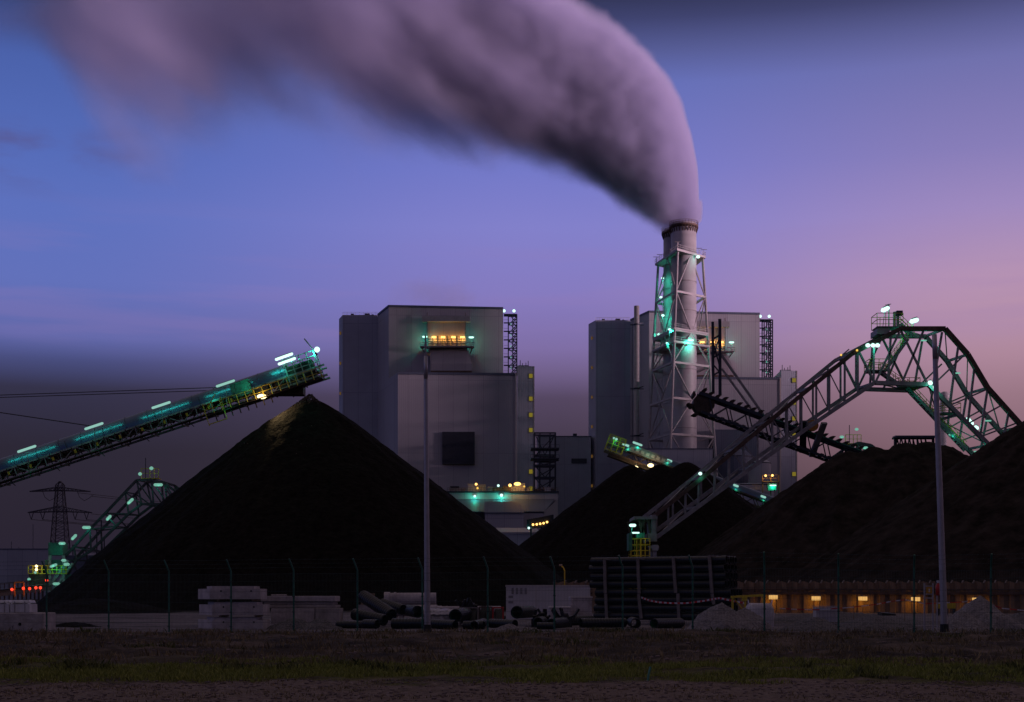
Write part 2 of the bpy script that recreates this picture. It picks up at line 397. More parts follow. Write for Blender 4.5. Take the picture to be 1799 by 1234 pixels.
# clumps of taller weeds, thickest along the strip and the foot of the fence
w_ = MB()
for i in range(150):
    y = random.choice((random.uniform(27, 33), random.uniform(36, 50), random.uniform(50, 53))); x = random.uniform(-.42, .42)*y
    if nz3(x, y, 20, .2) < -.05: continue
    hh = random.uniform(.08, .24); sp_ = random.uniform(.08, .35)
    for k in range(int(60*sp_/.2)):
        bx, by = x+random.gauss(0, sp_), y+random.gauss(0, sp_*.7); z = gz(bx, by)-.01; h1 = hh*random.uniform(.4, 1.1); a = random.uniform(0, 6.28); q = random.uniform(.006, .018)
        lx, ly = random.gauss(0, .35)*h1, random.gauss(0, .35)*h1; cx, sx = math.cos(a)*q, math.sin(a)*q
        w_.add([(bx-cx,by-sx,z),(bx+cx,by+sx,z),(bx+lx*.5+cx,by+ly*.5+sx,z+h1*.7),(bx+lx,by+ly,z+h1)], [(0,1,2,3)])
M['weeds'] = leafmat('weed_blades', (.03,.045,.012), (.17,.17,.06))
tag(w_.build('weeds', 'weeds'), kind='stuff')
# dry clods on the bare track
c_ = MB()
for i in range(2600):
    y = random.uniform(20.3, 27); x = random.uniform(-.4, .4)*y; r = random.uniform(.008, .035)
    c_.ball((x, y, gz(x,y)+r*.3), r, 5, 3, (1.4, 1, .6))
for i in range(1500):
    y = random.uniform(34, 52); x = random.uniform(-.4, .4)*y
    if nz3(x,y,12,.4) < .05: continue
    r = random.uniform(.02, .07); c_.ball((x, y, gz(x,y)+r*.2), r, 5, 3, (1.4, 1, .6))
tag(c_.build('dirt', mat('dirt_clods', (.16,.12,.115), .95, var=.5, scale=6)), kind='stuff')

# ================================================================== STEAM PLUME (long exposure)
PT = [(1226,352,392),(1223,300,402),(1216,262,404),(1200,208,404),(1180,164,402),(1160,134,396),(1130,98,376),(1100,70,360),(1050,30,328),(1000,-5,306),(900,-62,284),(800,-100,246),(740,-118,240),(680,-125,250),(620,-130,246),(560,-130,214),(500,-130,196),(420,-125,200),(360,-120,232),(300,-112,262),(240,-100,246),(180,-82,212),(130,-55,150),(60,-25,90),(0,0,80),(-80,20,60)]
YS = 450.0
def plume():
    x0 = (PT[-1][0]-CX)/FPX*YS; x1 = (PT[0][0]-CX)/FPX*YS
    st = []
    for px, t, b_ in PT:
        zt = CZ+(HY-t)/FPX*YS; zb = CZ+(HY-b_)/FPX*YS
        st.append(((px-CX)/FPX*YS, (zt+zb)/2, (zt-zb)/2))
    O = Vector((54, YS, 124.0))
    m = bpy.data.materials.new('steam'); m.use_nodes = True; t = m.node_tree; t.nodes.clear()
    tcn = N(t, 'ShaderNodeTexCoord'); spn = N(t, 'ShaderNodeSeparateXYZ'); t.links.new(tcn.outputs['Object'], spn.inputs[0])
    x, y, z = spn.outputs
    u = maprange(t, x, x0-O.x, x1-O.x, smooth=False)
    def curve(vals, vmax):
        n = N(t, 'ShaderNodeFloatCurve'); cu = n.mapping.curves[0]
        pts = sorted(((sx-x0)/(x1-x0), v/vmax) for sx, v in vals)
        while len(cu.points) < len(pts): cu.points.new(.5, .5)
        for p, (a, b) in zip(cu.points, pts): p.location = (a, b); p.handle_type = 'AUTO'
        n.mapping.update(); t.links.new(u, n.inputs['Value'])
        return math_node(t, 'MULTIPLY', n.outputs[0], vmax)
    c = curve([(s[0], s[1]-O.z) for s in st], 110.0)
    hh = curve([(s[0], s[2]*(1.14 if s[0] > 0 else 1.14 + .24*min(1, -s[0]/60))) for s in st], 55.0)
    wy = math_node(t, 'ADD', math_node(t, 'MULTIPLY', hh, .62), 2.0)
    a = math_node(t, 'DIVIDE', math_node(t, 'SUBTRACT', z, c), hh)
    b = math_node(t, 'DIVIDE', y, wy)
    dd = math_node(t, 'SQRT', math_node(t, 'ADD', math_node(t, 'MULTIPLY', a, a), math_node(t, 'MULTIPLY', b, b)))
    # billows: noise in coordinates that follow the bend, drawn out along it
    cmb = N(t, 'ShaderNodeCombineXYZ'); t.links.new(math_node(t, 'MULTIPLY', x, .024), cmb.inputs[0]); t.links.new(math_node(t, 'MULTIPLY', y, .06), cmb.inputs[1])
    t.links.new(math_node(t, 'ADD', math_node(t, 'MULTIPLY', z, .034), math_node(t, 'MULTIPLY', x, .020)), cmb.inputs[2])
    n1 = N(t, 'ShaderNodeTexNoise'); t.links.new(cmb.outputs[0], n1.inputs[0]); n1.inputs['Scale'].default_value = 1.0; n1.inputs['Detail'].default_value = 3.0; n1.inputs['Roughness'].default_value = .55
    amp = maprange(t, x, -5, -110, .30, 1.45)
    e = math_node(t, 'ADD', dd, math_node(t, 'MULTIPLY', math_node(t, 'SUBTRACT', n1.outputs[0], .5), amp))
    # crisp small lobes, strongest on the fresh side
    n2 = N(t, 'ShaderNodeTexNoise'); t.links.new(tcn.outputs['Object'], n2.inputs[0]); n2.inputs['Scale'].default_value = .11; n2.inputs['Detail'].default_value = 4.0; n2.inputs['Roughness'].default_value = .6
    e = math_node(t, 'ADD', e, math_node(t, 'MULTIPLY', math_node(t, 'SUBTRACT', n2.outputs[0], .5), maprange(t, x, 0, -90, .30, .10)))
    soft = maprange(t, x, -10, -120, .74, .12)
    den = math_node(t, 'MULTIPLY', math_node(t, 'SUBTRACT', 1.0, e), math_node(t, 'DIVIDE', 1.0, math_node(t, 'SUBTRACT', 1.0, soft)), clamp=True)
    den = math_node(t, 'MULTIPLY', den, den)
    thick = maprange(t, x, -10, -140, .45, .085)
    den = math_node(t, 'MULTIPLY', den, thick)
    den = math_node(t, 'MULTIPLY', den, maprange(t, x, x0-O.x, x0-O.x+40, 0, 1))
    pv = N(t, 'ShaderNodeVolumePrincipled'); pv.inputs['Color'].default_value = (.67,.66,.87,1); pv.inputs['Anisotropy'].default_value = .1
    t.links.new(den, pv.inputs['Density'])
    out = N(t, 'ShaderNodeOutputMaterial'); t.links.new(pv.outputs[0], out.inputs['Volume'])
    m.cycles.volume_step_rate = .22
    d = MB(); n = 20
    ss = [(st[0][0]+1.2, st[0][1], st[0][2]*.7)] + st
    for sx, sc, sh in ss:
        for k in range(n):
            an = 2*math.pi*k/n; zz = sc + 1.6*sh*math.sin(an) + (1.0 if sx > 48 else 0)
            if sx > 40: zz = max(zz, 123.7 if sx > 51.5 else 121.6)
            d.v.append((sx, YS + 1.4*(sh*.62+2)*math.cos(an), zz))
    for i in range(len(ss)-1):
        for k in range(n): d.f.append((i*n+k, i*n+(k+1)%n, (i+1)*n+(k+1)%n, (i+1)*n+k))
    L = (len(ss)-1)*n
    d.f += [tuple(range(n-1,-1,-1)), tuple(range(L, L+n))]
    o = d.build('smoke', m, loc=O)
    import bmesh
    bm = bmesh.new(); bm.from_mesh(o.data); bmesh.ops.recalc_face_normals(bm, faces=bm.faces); bm.to_mesh(o.data); bm.free()
    return tag(o, kind='stuff')
plume()

def puff():
    O = W(772, 522, 512); m = bpy.data.materials.new('thin_steam'); m.use_nodes = True; t = m.node_tree; t.nodes.clear()
    tcn = N(t, 'ShaderNodeTexCoord'); n1 = N(t, 'ShaderNodeTexNoise'); t.links.new(tcn.outputs['Object'], n1.inputs[0]); n1.inputs['Scale'].default_value = .09; n1.inputs['Detail'].default_value = 3
    vm = N(t, 'ShaderNodeVectorMath', operation='MULTIPLY'); t.links.new(tcn.outputs['Object'], vm.inputs[0]); vm.inputs[1].default_value = (1/24, 1/9, 1/9)
    ln = N(t, 'ShaderNodeVectorMath', operation='LENGTH'); t.links.new(vm.outputs[0], ln.inputs[0])
    e = math_node(t, 'ADD', ln.outputs['Value'], math_node(t, 'MULTIPLY', math_node(t, 'SUBTRACT', n1.outputs[0], .5), 1.6))
    pv = N(t, 'ShaderNodeVolumePrincipled'); pv.inputs['Color'].default_value = (.55,.5,.6,1); t.links.new(maprange(t, e, .9, .1, 0, .035), pv.inputs['Density'])
    out = N(t, 'ShaderNodeOutputMaterial'); t.links.new(pv.outputs[0], out.inputs['Volume']); m.cycles.volume_step_rate = .3
    s = MB().ball(O, 1.0, 16, 10, (25, 9.5, 9.5))
    o = s.build('smoke', m, loc=O); import bmesh
    bm = bmesh.new(); bm.from_mesh(o.data); bmesh.ops.remove_doubles(bm, verts=bm.verts, dist=.001); bmesh.ops.recalc_face_normals(bm, faces=bm.faces); bm.to_mesh(o.data); bm.free()
    tag(o, kind='stuff')
puff()
# ================================================================== POWER PLANT
def P2(px, Y): return ((px-CX)/FPX*Y, Y)
def zz(py, Y): return CZ + (HY-py)/FPX*Y
def boiler_house():
    B = thing('boiler_house', 'tall grey boiler house behind the big pointed coal heap', 'power station', (-20, 485, 0))
    # tall middle block
    fl, fr, bl = P2(683,480), P2(884,483), P2(664,495)
    MB().prism([fl, fr, (fr[0]-8, 520), (bl[0]-9, 522), bl], 0, [zz(539,480), zz(542,483), zz(542,483), zz(540,480), zz(540,480)]).build('main_block', 'clad', B)
    zt = zz(540,481)
    MB().bar((fl[0], fl[1]-.1, zt+.2), (fr[0], fr[1]-.1, zt+.05), .5, .7).bar((bl[0], bl[1], zt+.2), (fl[0], fl[1], zt+.2), .5, .7).build('parapet', 'clad_dark', B)
    # left block
    a, b2, c = P2(602,495.5), P2(663.5,495.5), (-63.7,503.0)
    lt = zz(553.5,495.5)
    L = MB().prism([a, b2, (b2[0]-4, 520), (c[0]+2, 521), c], 0, lt).build('side_block', 'clad_mid', B)
    r = MB()
    for i in range(9): x = a[0]+i*1.5; r.tube((x, 496.2, lt), (x, 496.2, lt+1.1), .04, n=4)
    r.bar((a[0], 496.2, lt+1.1), (b2[0], 496.2, lt+1.1), .07).bar((a[0], 496.2, lt+.55), (b2[0], 496.2, lt+.55), .05)
    r.build('roof_railing', 'steel', L)
    for px, w_, hh in ((617,5,1.2),(641,9,1.3),(653,4,.9)):
        x = P2(px,500)[0]; MB().box(x, x+w_*.2, 499, 501, lt, lt+hh).build('roof_unit', 'dark_steel', L)
    for i in range(8):                       # row of small lamps up the narrow left side
        q = Vector((a[0]+(c[0]-a[0])*.45, a[1]+(c[1]-a[1])*.45, lt-6-i*11.0)); MB().box(q.x-.5, q.x-.02, q.y-.4, q.y+.4, q.z-.5, q.z+.5).build('side_lamp', 'amber_dim', L)
    # lower front block
    fl2, fr2, bl2 = P2(699,466), P2(908,468), P2(683,479.2)
    lz = zz(655,466.5)
    LB = MB().prism([fl2, fr2, (fr2[0]-2, 480.5), (bl2[0], 479.3)], 0, lz).build('front_block', 'clad', B)
    MB().bar((fl2[0], fl2[1]-.12, lz-.3), (fr2[0], fr2[1]-.12, lz-.3), .3, .8).build('edge_trim', 'clad_dark', LB)
    MB().bar((fr2[0]-.3, fr2[1]-.15, 0), (fr2[0]-.3, fr2[1]-.15, lz), .5, .4).build('corner_trim', 'trim', LB)
    x0, x1 = P2(777,466)[0], P2(834,466)[0]; z0, z1 = zz(816,466), zz(759,466)
    lv = MB().box(x0, x1, 465.7, 466.9, z0, z1)
    for i in range(26): q = z0+(z1-z0)*(i+.5)/26; lv.bar((x0, 465.62, q), (x1, 465.62, q), .12, .14)
    lv.build('louvre_panel', 'louvre', LB)
    # stair tower with lit windows
    s0, s1 = P2(908.6,468.5), P2(939,470)
    sz = zz(643,469)
    ST = MB().prism([s0, s1, (s1[0]-1, 486), (s0[0]+.5, 486)], 0, sz).build('stair_block', 'clad_mid', B)
    MB().bar((s1[0]-.2, s1[1]-.1, 0), (s1[0]-.2, s1[1]-.1, sz), .3, .3).build('corner_trim', 'trim', ST)
    for py in (661,701,729.5,756,829,859):
        p = W(932.5, py, 469.6); wn = MB().box(p.x-.6, p.x+.6, 469.2, 469.55, p.z-.7, p.z+.7).build('window', 'yellow_win', ST)
        MB().bar((p.x-.7,469.3,p.z+.8), (p.x+.7,469.3,p.z+.8), .12,.2).bar((p.x-.7,469.3,p.z-.8), (p.x+.7,469.3,p.z-.8), .12,.2).bar((p.x-.7,469.3,p.z-.8), (p.x-.7,469.3,p.z+.8), .12,.2).bar((p.x+.7,469.3,p.z-.8), (p.x+.7,469.3,p.z+.8), .12,.2).build('window_frame', 'steel', wn)
    q = MB()
    for px, hh in ((914,2.4),(918,1.4),(924,1.6),(928,2.2)):
        x = P2(px,471)[0]; q.tube((x,472,sz), (x,472,sz+hh), .12, n=5)
    q.box(s0[0]+.4, s0[0]+4, 471.5, 473, sz, sz+.6).build('roof_vent', 'dark_steel', ST)
    # air intake with lit gallery on the tall face
    YF = 480.6
    xb0, xb1 = P2(742,479)[0], P2(826,479)[0]
    IN = MB().box(xb0, xb1, 478.0, 480.9, zz(566,479), zz(556.5,479))
    IN = IN.build('intake_beam', 'lattice', B)
    rods = MB()
    for px in (751, 818): x = P2(px,479)[0]; rods.bar((x,478.6,zz(592,479)), (x,478.6,zz(550,479)), .45)
    rods.build('hanger', 'steel', IN)
    x0, x1 = P2(752,480)[0], P2(819,480)[0]
    MB().box(x0, x1, 479.4, 481.4, zz(590.5,480), zz(566.5,480)).build('intake_screen', 'hood', B)
    MB().box(x0, x1, 480.0, 481.3, zz(611,480), zz(590.8,480)).build('intake_opening', 'hood', B)
    gr = MB()
    for i in range(9): x = x0+(x1-x0)*i/8; gr.bar((x,479.9,zz(611,480)),(x,479.9,zz(591,480)),.22)
    for py in (596.5,600,604,608): gr.bar((x0,479.85,zz(py,480)),(x1,479.85,zz(py,480)),.2)
    gr.build('intake_grid','dark_steel',B)
    GA = MB().box(P2(738,477.5)[0], P2(833,477.5)[0], 475.6, 479.9, zz(610.8,477.5), zz(609.4,477.5))
    xa, xb = P2(738,476)[0], P2(833,476)[0]
    for i in range(14):
        x = xa+(xb-xa)*i/13; GA.bar((x,475.7,zz(610,476)), (x,475.7,zz(602.5,476)), .16)
        if 1 < i < 12 and i % 2 == 0: GA.bar((x,475.7,zz(610,476)), (x+(xb-xa)/13,475.7,zz(603,476)), .14)
    GA.bar((xa,475.7,zz(602.5,476)), (xb,475.7,zz(602.5,476)), .2).bar((xa,475.7,zz(606,476)), (xb,475.7,zz(606,476)), .14)
    for px in (741, 830):
        x = P2(px,477)[0]; GA.bar((x,477,zz(611,477)), (x+(.8 if px<800 else -.8),480.4,zz(617,477)), .35)
    GA = GA.build('gallery', 'steel', B)
    for px in (762.6, 778.4, 796.6, 812.4):
        p = W(px, 592.6, 479.8); lp = MB().box(p.x-.75, p.x+.75, 479.55, 479.95, p.z-.24, p.z+.24).build('lamp', 'amber', GA)
        glow(lp, (p.x, 478.7, p.z-1.0), (1.0,.42,.06), 1000, .3)
    for px, py in ((746.5,592.5),(828,593.5)):
        p = W(px, py, 477.5); lp = MB().capsule((p.x-.7,477,p.z), (p.x+.7,477,p.z), .3).build('lamp', 'teal', GA)
        MB().tube((p.x,477.2,zz(610,477.5)), (p.x,477.2,p.z), .08, n=5).build('lamp_post', 'steel', lp)
        glow(lp, (p.x, 477.2, p.z-.9), TEAL, 1000, .4)
    # flared hood under the gallery
    hx = [P2(755,479.9)[0], P2(821,479.9)[0]]; kx = [P2(756.5,474)[0], P2(829,474)[0]]
    za, zb, zc = zz(612,479.9), zz(639,474), zz(651.5,474)
    hd = MB().add([(hx[0],479.9,za),(hx[1],479.9,za),(kx[1],474,zb),(kx[0],474,zb),(kx[1],474,zc),(kx[0],474,zc),(kx[0],479.9,zc),(kx[1],479.9,zc)],
        [(3,2,1,0),(5,4,2,3),(0,6,5,3),(1,2,4,7),(6,7,4,5)])
    HD = hd.build('hood', 'hood', B)
    MB().box(kx[0], kx[1], 473.8, 475.5, zz(655,474)-.2, zc-.05).build('hood_sill', 'rust', HD)
    # open steel stair at the right side
    YL = 484.5; fr_ = MB(); xl, xr, xw = P2(893,YL)[0], P2(908,YL)[0], P2(885,YL)[0]
    z0, z1 = zz(655,YL)-.5, zz(553,YL)
    for x in (xl, xl+1.6, xr): 
        for yy in (484.0, 488.0): fr_.bar((x,yy,z0), (x,yy,z1), .38)
    n = 7
    for i in range(n+1):
        z = z0+(z1-z0)*i/n
        for yy in (484.0, 488.0): fr_.bar((xl,yy,z), (xr,yy,z), .3)
        fr_.bar((xw,484.2,z), (xl,484.2,z), .3, .4)
        if i < n:
            zn = z0+(z1-z0)*(i+1)/n; zm = (z+zn)/2
            fr_.bar((xl+1.6,484,z), (xr,484,zm), .26).bar((xr,484,zm), (xl+1.6,484,zn), .26).bar((xl,488,z), (xr,488,zn), .24).bar((xl,484,zn),(xr,484,z),.18)
            fr_.bar((xl+1.6,485.5,zm),(xr,485.5,zm),.9,.12)
            fr_.bar((xw,484.2,z+1.1),(xl,484.2,z+1.1),.08)
    fr_.box(xw, xr, 483.9, 488.1, z1, z1+.15)
    FR = fr_.build('stair_frame', 'dark_steel', B)
    for i in range(5):
        z = z0+(z1-z0)*(i+.6)/5.5; lp = MB().capsule((xl+.9,484.9,z-.3),(xl+.9,484.9,z+.3),.14).build('lamp', 'teal_far', FR); glow(lp, (xl+.9,484.3,z-.3), TEAL, 120)
    for px, yy in ((885.5,483.5),(903,485)):
        p = W(px, 546.5, yy); lp = MB().ball(p, .55).build('lamp', 'teal', FR); MB().tube((p.x,yy,z1), (p.x,yy,p.z-.4), .08, n=5).build('lamp_post', 'steel', lp)
    return B
B1 = boiler_house()
B2 = copy_tree(B1)
B2.location = Vector(B1.location) + Vector((92.4, 9.5, 0))
B2['label'] = 'second grey boiler house standing right behind the lattice smokestack'
for o in (B1, B2): o['group'] = 'twin boiler houses'

# orange side windows of the second house are small lamps: built on its side block
def smoke_stack():
    T = thing('smokestack', 'twin flue smokestack in a pale lattice tower, steaming at the top', 'smokestack', (57, 450, 0))
    c1 = P2(1200.5,450)[0]; c2 = P2(1188,459)[0]
    def flue(cx, cy, r, ztop, name):
        F = MB().lathe((cx,cy,0), [(r*.98,0),(r,40),(r*.985,80),(r*.97,ztop),(r*.86,ztop),(r*.86,ztop-5)], 40).build(name, 'flue', T, smooth=True)
        bd = MB()
        z = 8
        while z < ztop-8: bd.lathe((cx,cy,z), [(r*1.0,0),(r*1.012,.02),(r*1.012,.28),(r*1.0,.3)], 40); z += 9.6
        bd.build('flue_joint', 'flue_band', F)
        cp = MB().lathe((cx,cy,ztop-1.7), [(r*.97,0),(r*1.12,.5),(r*1.12,1.0),(r*.97,1.0)], 40)
        for k in range(28):
            an = 2*math.pi*k/28; x, y = cx+r*1.11*math.cos(an), cy+r*1.11*math.sin(an)
            cp.tube((x,y,ztop-.7), (x,y,ztop+.4), .06, n=4); cp.bar((cx+r*.97*math.cos(an),cy+r*.97*math.sin(an),ztop-3.1), (cx+r*1.1*math.cos(an),cy+r*1.1*math.sin(an),ztop-1.4), .25)
        cp.lathe((cx,cy,ztop+.36), [(r*1.10,0),(r*1.12,0),(r*1.12,.1),(r*1.10,.1)], 28).lathe((cx,cy,ztop-.2), [(r*1.10,0),(r*1.12,0),(r*1.12,.08),(r*1.10,.08)], 28)
        cp.build('top_walkway', 'rust', F)
    flue(c1, 449.0, 4.25, zz(394,449), 'flue')
    flue(c2, 460.0, 4.3, zz(404.5,460), 'flue')
    # legs: px at the top platform and at the ground, with their own distance
    legs = {'L': ((1156,471,459),(1124,459)), 'F': ((1190,455,441),(1167.5,441)), 'R': ((1234.5,456,450),(1273,450)), 'B': ((1206,466,468),(1214,468))}
    def at(k, z):
        (px,py,Y),(gx,_) = legs[k]; ztop = zz(py, Y); a = W(px,py,Y); b = Vector(((gx-CX)/FPX*Y, Y, 0)); t = z/ztop
        return b + (a-b)*t if True else None
    zs = [112.3, 99.7, 87.2, 83.4, 76.8, 65.3, 53.6, 41.5, 28.5, 14.0, 0.2]
    for k in 'LFRB':
        lg = MB()
        for a, b in zip(zs, zs[1:]): lg.tube(at(k,a), at(k,b), .42+.1*(112-a)/112, .42+.1*(112-b)/112, n=10)
        lg.build('leg', 'lattice', T)
    ring = MB(); br = MB()
    faces = (('L','F'),('F','R'),('R','B'),('B','L'))
    for p, q in faces:
        for i, z in enumerate(zs[1:10]): 
            a, b = at(p,z), at(q,z); ring.bar(a, b, .55, .7)
        # inverted V then V, panel by panel
        seq = [112.3, 99.7, 87.2, 76.8, 65.3, 53.6, 41.5, 28.5, 14.0, 0.2]
        for i in range(len(seq)-1):
            hi, lo = seq[i], seq[i+1]
            if i % 2 == 0:
                m_ = (at(p,hi)+at(q,hi))/2; br.tube(m_, at(p,lo), .22, n=7).tube(m_, at(q,lo), .22, n=7)
            else:
                m_ = (at(p,lo)+at(q,lo))/2; br.tube(m_, at(p,hi), .22, n=7).tube(m_, at(q,hi), .22, n=7)
    each(ring, 'ring_beam', 'lattice', T); each(br, 'brace', 'lattice', T)
    def deck(z, grow, th, rail=True):
        c = sum((at(k,z) for k in 'LFRB'), Vector())/4; pts = [c+(at(k,z)-c)*grow for k in ('L','F','R','B')]
        D = MB().prism([(p.x,p.y) for p in pts], z, z+th)
        if rail:
            for a, b in zip(pts, pts[1:]+pts[:1]):
                L = (b-a).length; n = max(2, int(L/1.6))
                for i in range(n): s = a+(b-a)*i/n; D.tube(s+Vector((0,0,th)), s+Vector((0,0,th+1.3)), .05, n=4)
                for hh in (.65, 1.3): D.bar(a+Vector((0,0,th+hh)), b+Vector((0,0,th+hh)), .07)
        return D, pts
    D, pts = deck(112.4, 1.14, .7); D = D.build('platform', 'lattice', T)
    for a in pts[:3]:
        for off in (0, 1.6):
            s = a + (Vector((c1,450,112))-a).normalized()*(.6+off); MB().tube((s.x,s.y,113), (s.x,s.y,115.2+off*.3), .07, n=4).bar((s.x-1,s.y,115.2+off*.3), (s.x+1,s.y,115.2+off*.3), .25, .12).build('mast', 'steel', D)
    p = W(1226.5,451.5,446); lp = MB().ball(p, .55, sc=(1.2,1,.9)).build('lamp', 'teal', D); glow(lp, p+Vector((0,-1,-.4)), TEAL, 300)
    D2, _ = deck(87.4, 1.06, .5); D2 = D2.build('platform', 'lattice', T)
    D3, _ = deck(83.2, 1.06, .5); D3 = D3.build('platform', 'lattice', T)
    for px, py, Y, w_, r in ((1164,489,456,800,.4),(1161,522.5,456,900,.4),(1164.5,554.5,456,1100,.45),(1176.5,579,444,2600,.45),(1156.5,587.5,458,1500,.4),(1160,590,456,800,.35),(1171.5,603,446,1200,.3)):
        p = W(px,py,Y); lp = MB().ball(p, r, sc=(1.3,1,.8)).build('lamp', 'teal', T); MB().tube((p.x,p.y,p.z-2.2),(p.x,p.y,p.z-.2),.07,n=5).build('lamp_post','steel',lp); glow(lp, p+Vector((.2,-.7,-.6)), TEAL, w_)
    p = W(1213.5,598,443.5); lp = MB().capsule(p-Vector((.8,0,0)), p+Vector((.8,0,0)), .28).build('lamp','teal',T); glow(lp, p+Vector((0,-.1,-.6)), TEAL, 4200)
    p = W(1188,600,443.5); lp = MB().ball(p, .25).build('lamp','teal_far',T); glow(lp, p+Vector((0,-.1,-.3)), TEAL, 2200)
    # caged ladder tower up the left corner
    ld = MB(); 
    for z in range(20, 112, 3):
        a = at('L',z)+Vector((2.2,-.6,0)); b = at('L',z+3)+Vector((2.2,-.6,0))
        ld.bar(a,b,.14).bar(a+Vector((1.3,0,0)),b+Vector((1.3,0,0)),.14).bar(a,b+Vector((1.3,0,0)),.35,.1).bar(a,a+Vector((1.3,0,0)),.1)
    ld.build('ladder', 'lattice', T)
    return T
smoke_stack()

def vent_pipe():
    Y = 484.0; x = P2(1118.5,Y)[0]; top = zz(538,Y)
    V = thing('vent_pipe', 'slim steel vent pipe clamped to the right boiler house', 'chimney', (x, Y, 0))
    V2 = MB().lathe((x,Y,0), [(.95,0),(.95,top),(.8,top),(.8,top-1)], 20).build('pipe', 'flue_band', V, smooth=True)
    for py in (570.5, 683, 766):
        z = zz(py,Y); MB().lathe((x,Y,z-.3), [(.95,0),(1.15,.05),(1.15,.5),(.95,.55)], 20).bar((x-2.2,Y+.6,z), (x+2.6,Y+1,z), .3).bar((x,Y,z), (x+2.6,Y+3,z+1.2), .3).build('bracket', 'dark_steel', V)
    MB().bar((x-1.5,Y+.5,0), (x-1.5,Y+.5,top-6), .18).build('conduit', 'dark_steel', V)
vent_pipe()

def annex(name, label, px0, px1, py, Y, depth, m, group=None):
    a = P2(px0,Y); b = P2(px1,Y); z = zz(py,Y)
    T = thing(name, label, 'building', ((a[0]+b[0])/2, Y+depth/2, 0), group)
    MB().box(a[0], b[0], Y, Y+depth, 0, z).build('wall', m, T)
    MB().box(a[0]-.15, b[0]+.15, Y-.15, Y+depth+.15, z, z+.4).build('roof_edge', 'clad_dark', T)
    return T, a[0], b[0], z
T, xa, xb, z = annex('annex_building', 'plain grey block with a dark slot louvre between the two boiler houses', 945, 1038, 768, 506, 18, 'clad_mid')
lv = MB().box(P2(1004,505.6)[0], P2(1031,505.6)[0], 505.6, 506.2, zz(814,506), zz(806,506))
lv.build('louvre_panel', 'louvre', T); MB().box(-.6+P2(1010,506)[0], P2(1014,506)[0], 508, 510, z+.4, z+1.5).build('roof_unit', 'dark_steel', T)
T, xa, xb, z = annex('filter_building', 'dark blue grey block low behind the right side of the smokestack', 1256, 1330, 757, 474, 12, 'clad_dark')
T, xa, xb, z = annex('filter_building', 'low grey duct house at the foot of the smokestack', 1128, 1252, 790, 436, 3.5, 'clad_mid')

def steel_tower():
    Y = 452.0; a, b = P2(939,Y)[0], P2(976,Y)[0]; top = zz(761,Y)
    T = thing('steel_tower', 'open dark steel tower with two decks beside the stair block', 'tower', ((a+b)/2, Y+3, 0))
    m = MB(); zs = [0, 8, 16, 24, 32, 36.5, 40.5, 44.5, top-9, top-7.3, top]
    for x in (a, a+1.8, b-1.8, b):
        for yy in (Y, Y+6): m.bar((x,yy,0), (x,yy,top), .4)
    m.build('column', 'dark_steel', T); m = MB()
    for i, z in enumerate(zs):
        for yy in (Y, Y+6): m.bar((a,yy,z), (b,yy,z), .45, .5)
        for x in (a, b): m.bar((x,Y,z), (x,Y+6,z), .4)
        if i < len(zs)-1:
            zn = zs[i+1]; mid = (a+b)/2
            m.bar((mid,Y,z), (a,Y,zn), .3).bar((mid,Y,z), (b,Y,zn), .3).bar((a,Y+6,z),(b,Y+6,zn),.3)
    m.build('brace', 'dark_steel', T)
    for z in (zz(788,Y), zz(806,Y)):
        d = MB().box(a-1.2, b+1.2, Y-1, Y+7, z-.2, z+.15); 
        for i in range(8): x = a-1.2+(b-a+2.4)*i/7; d.tube((x,Y-1,z), (x,Y-1,z+1.2), .06, n=4)
        d.bar((a-1.2,Y-1,z+1.2), (b+1.2,Y-1,z+1.2), .08); d.build('deck', 'dark_steel', T)
steel_tower()

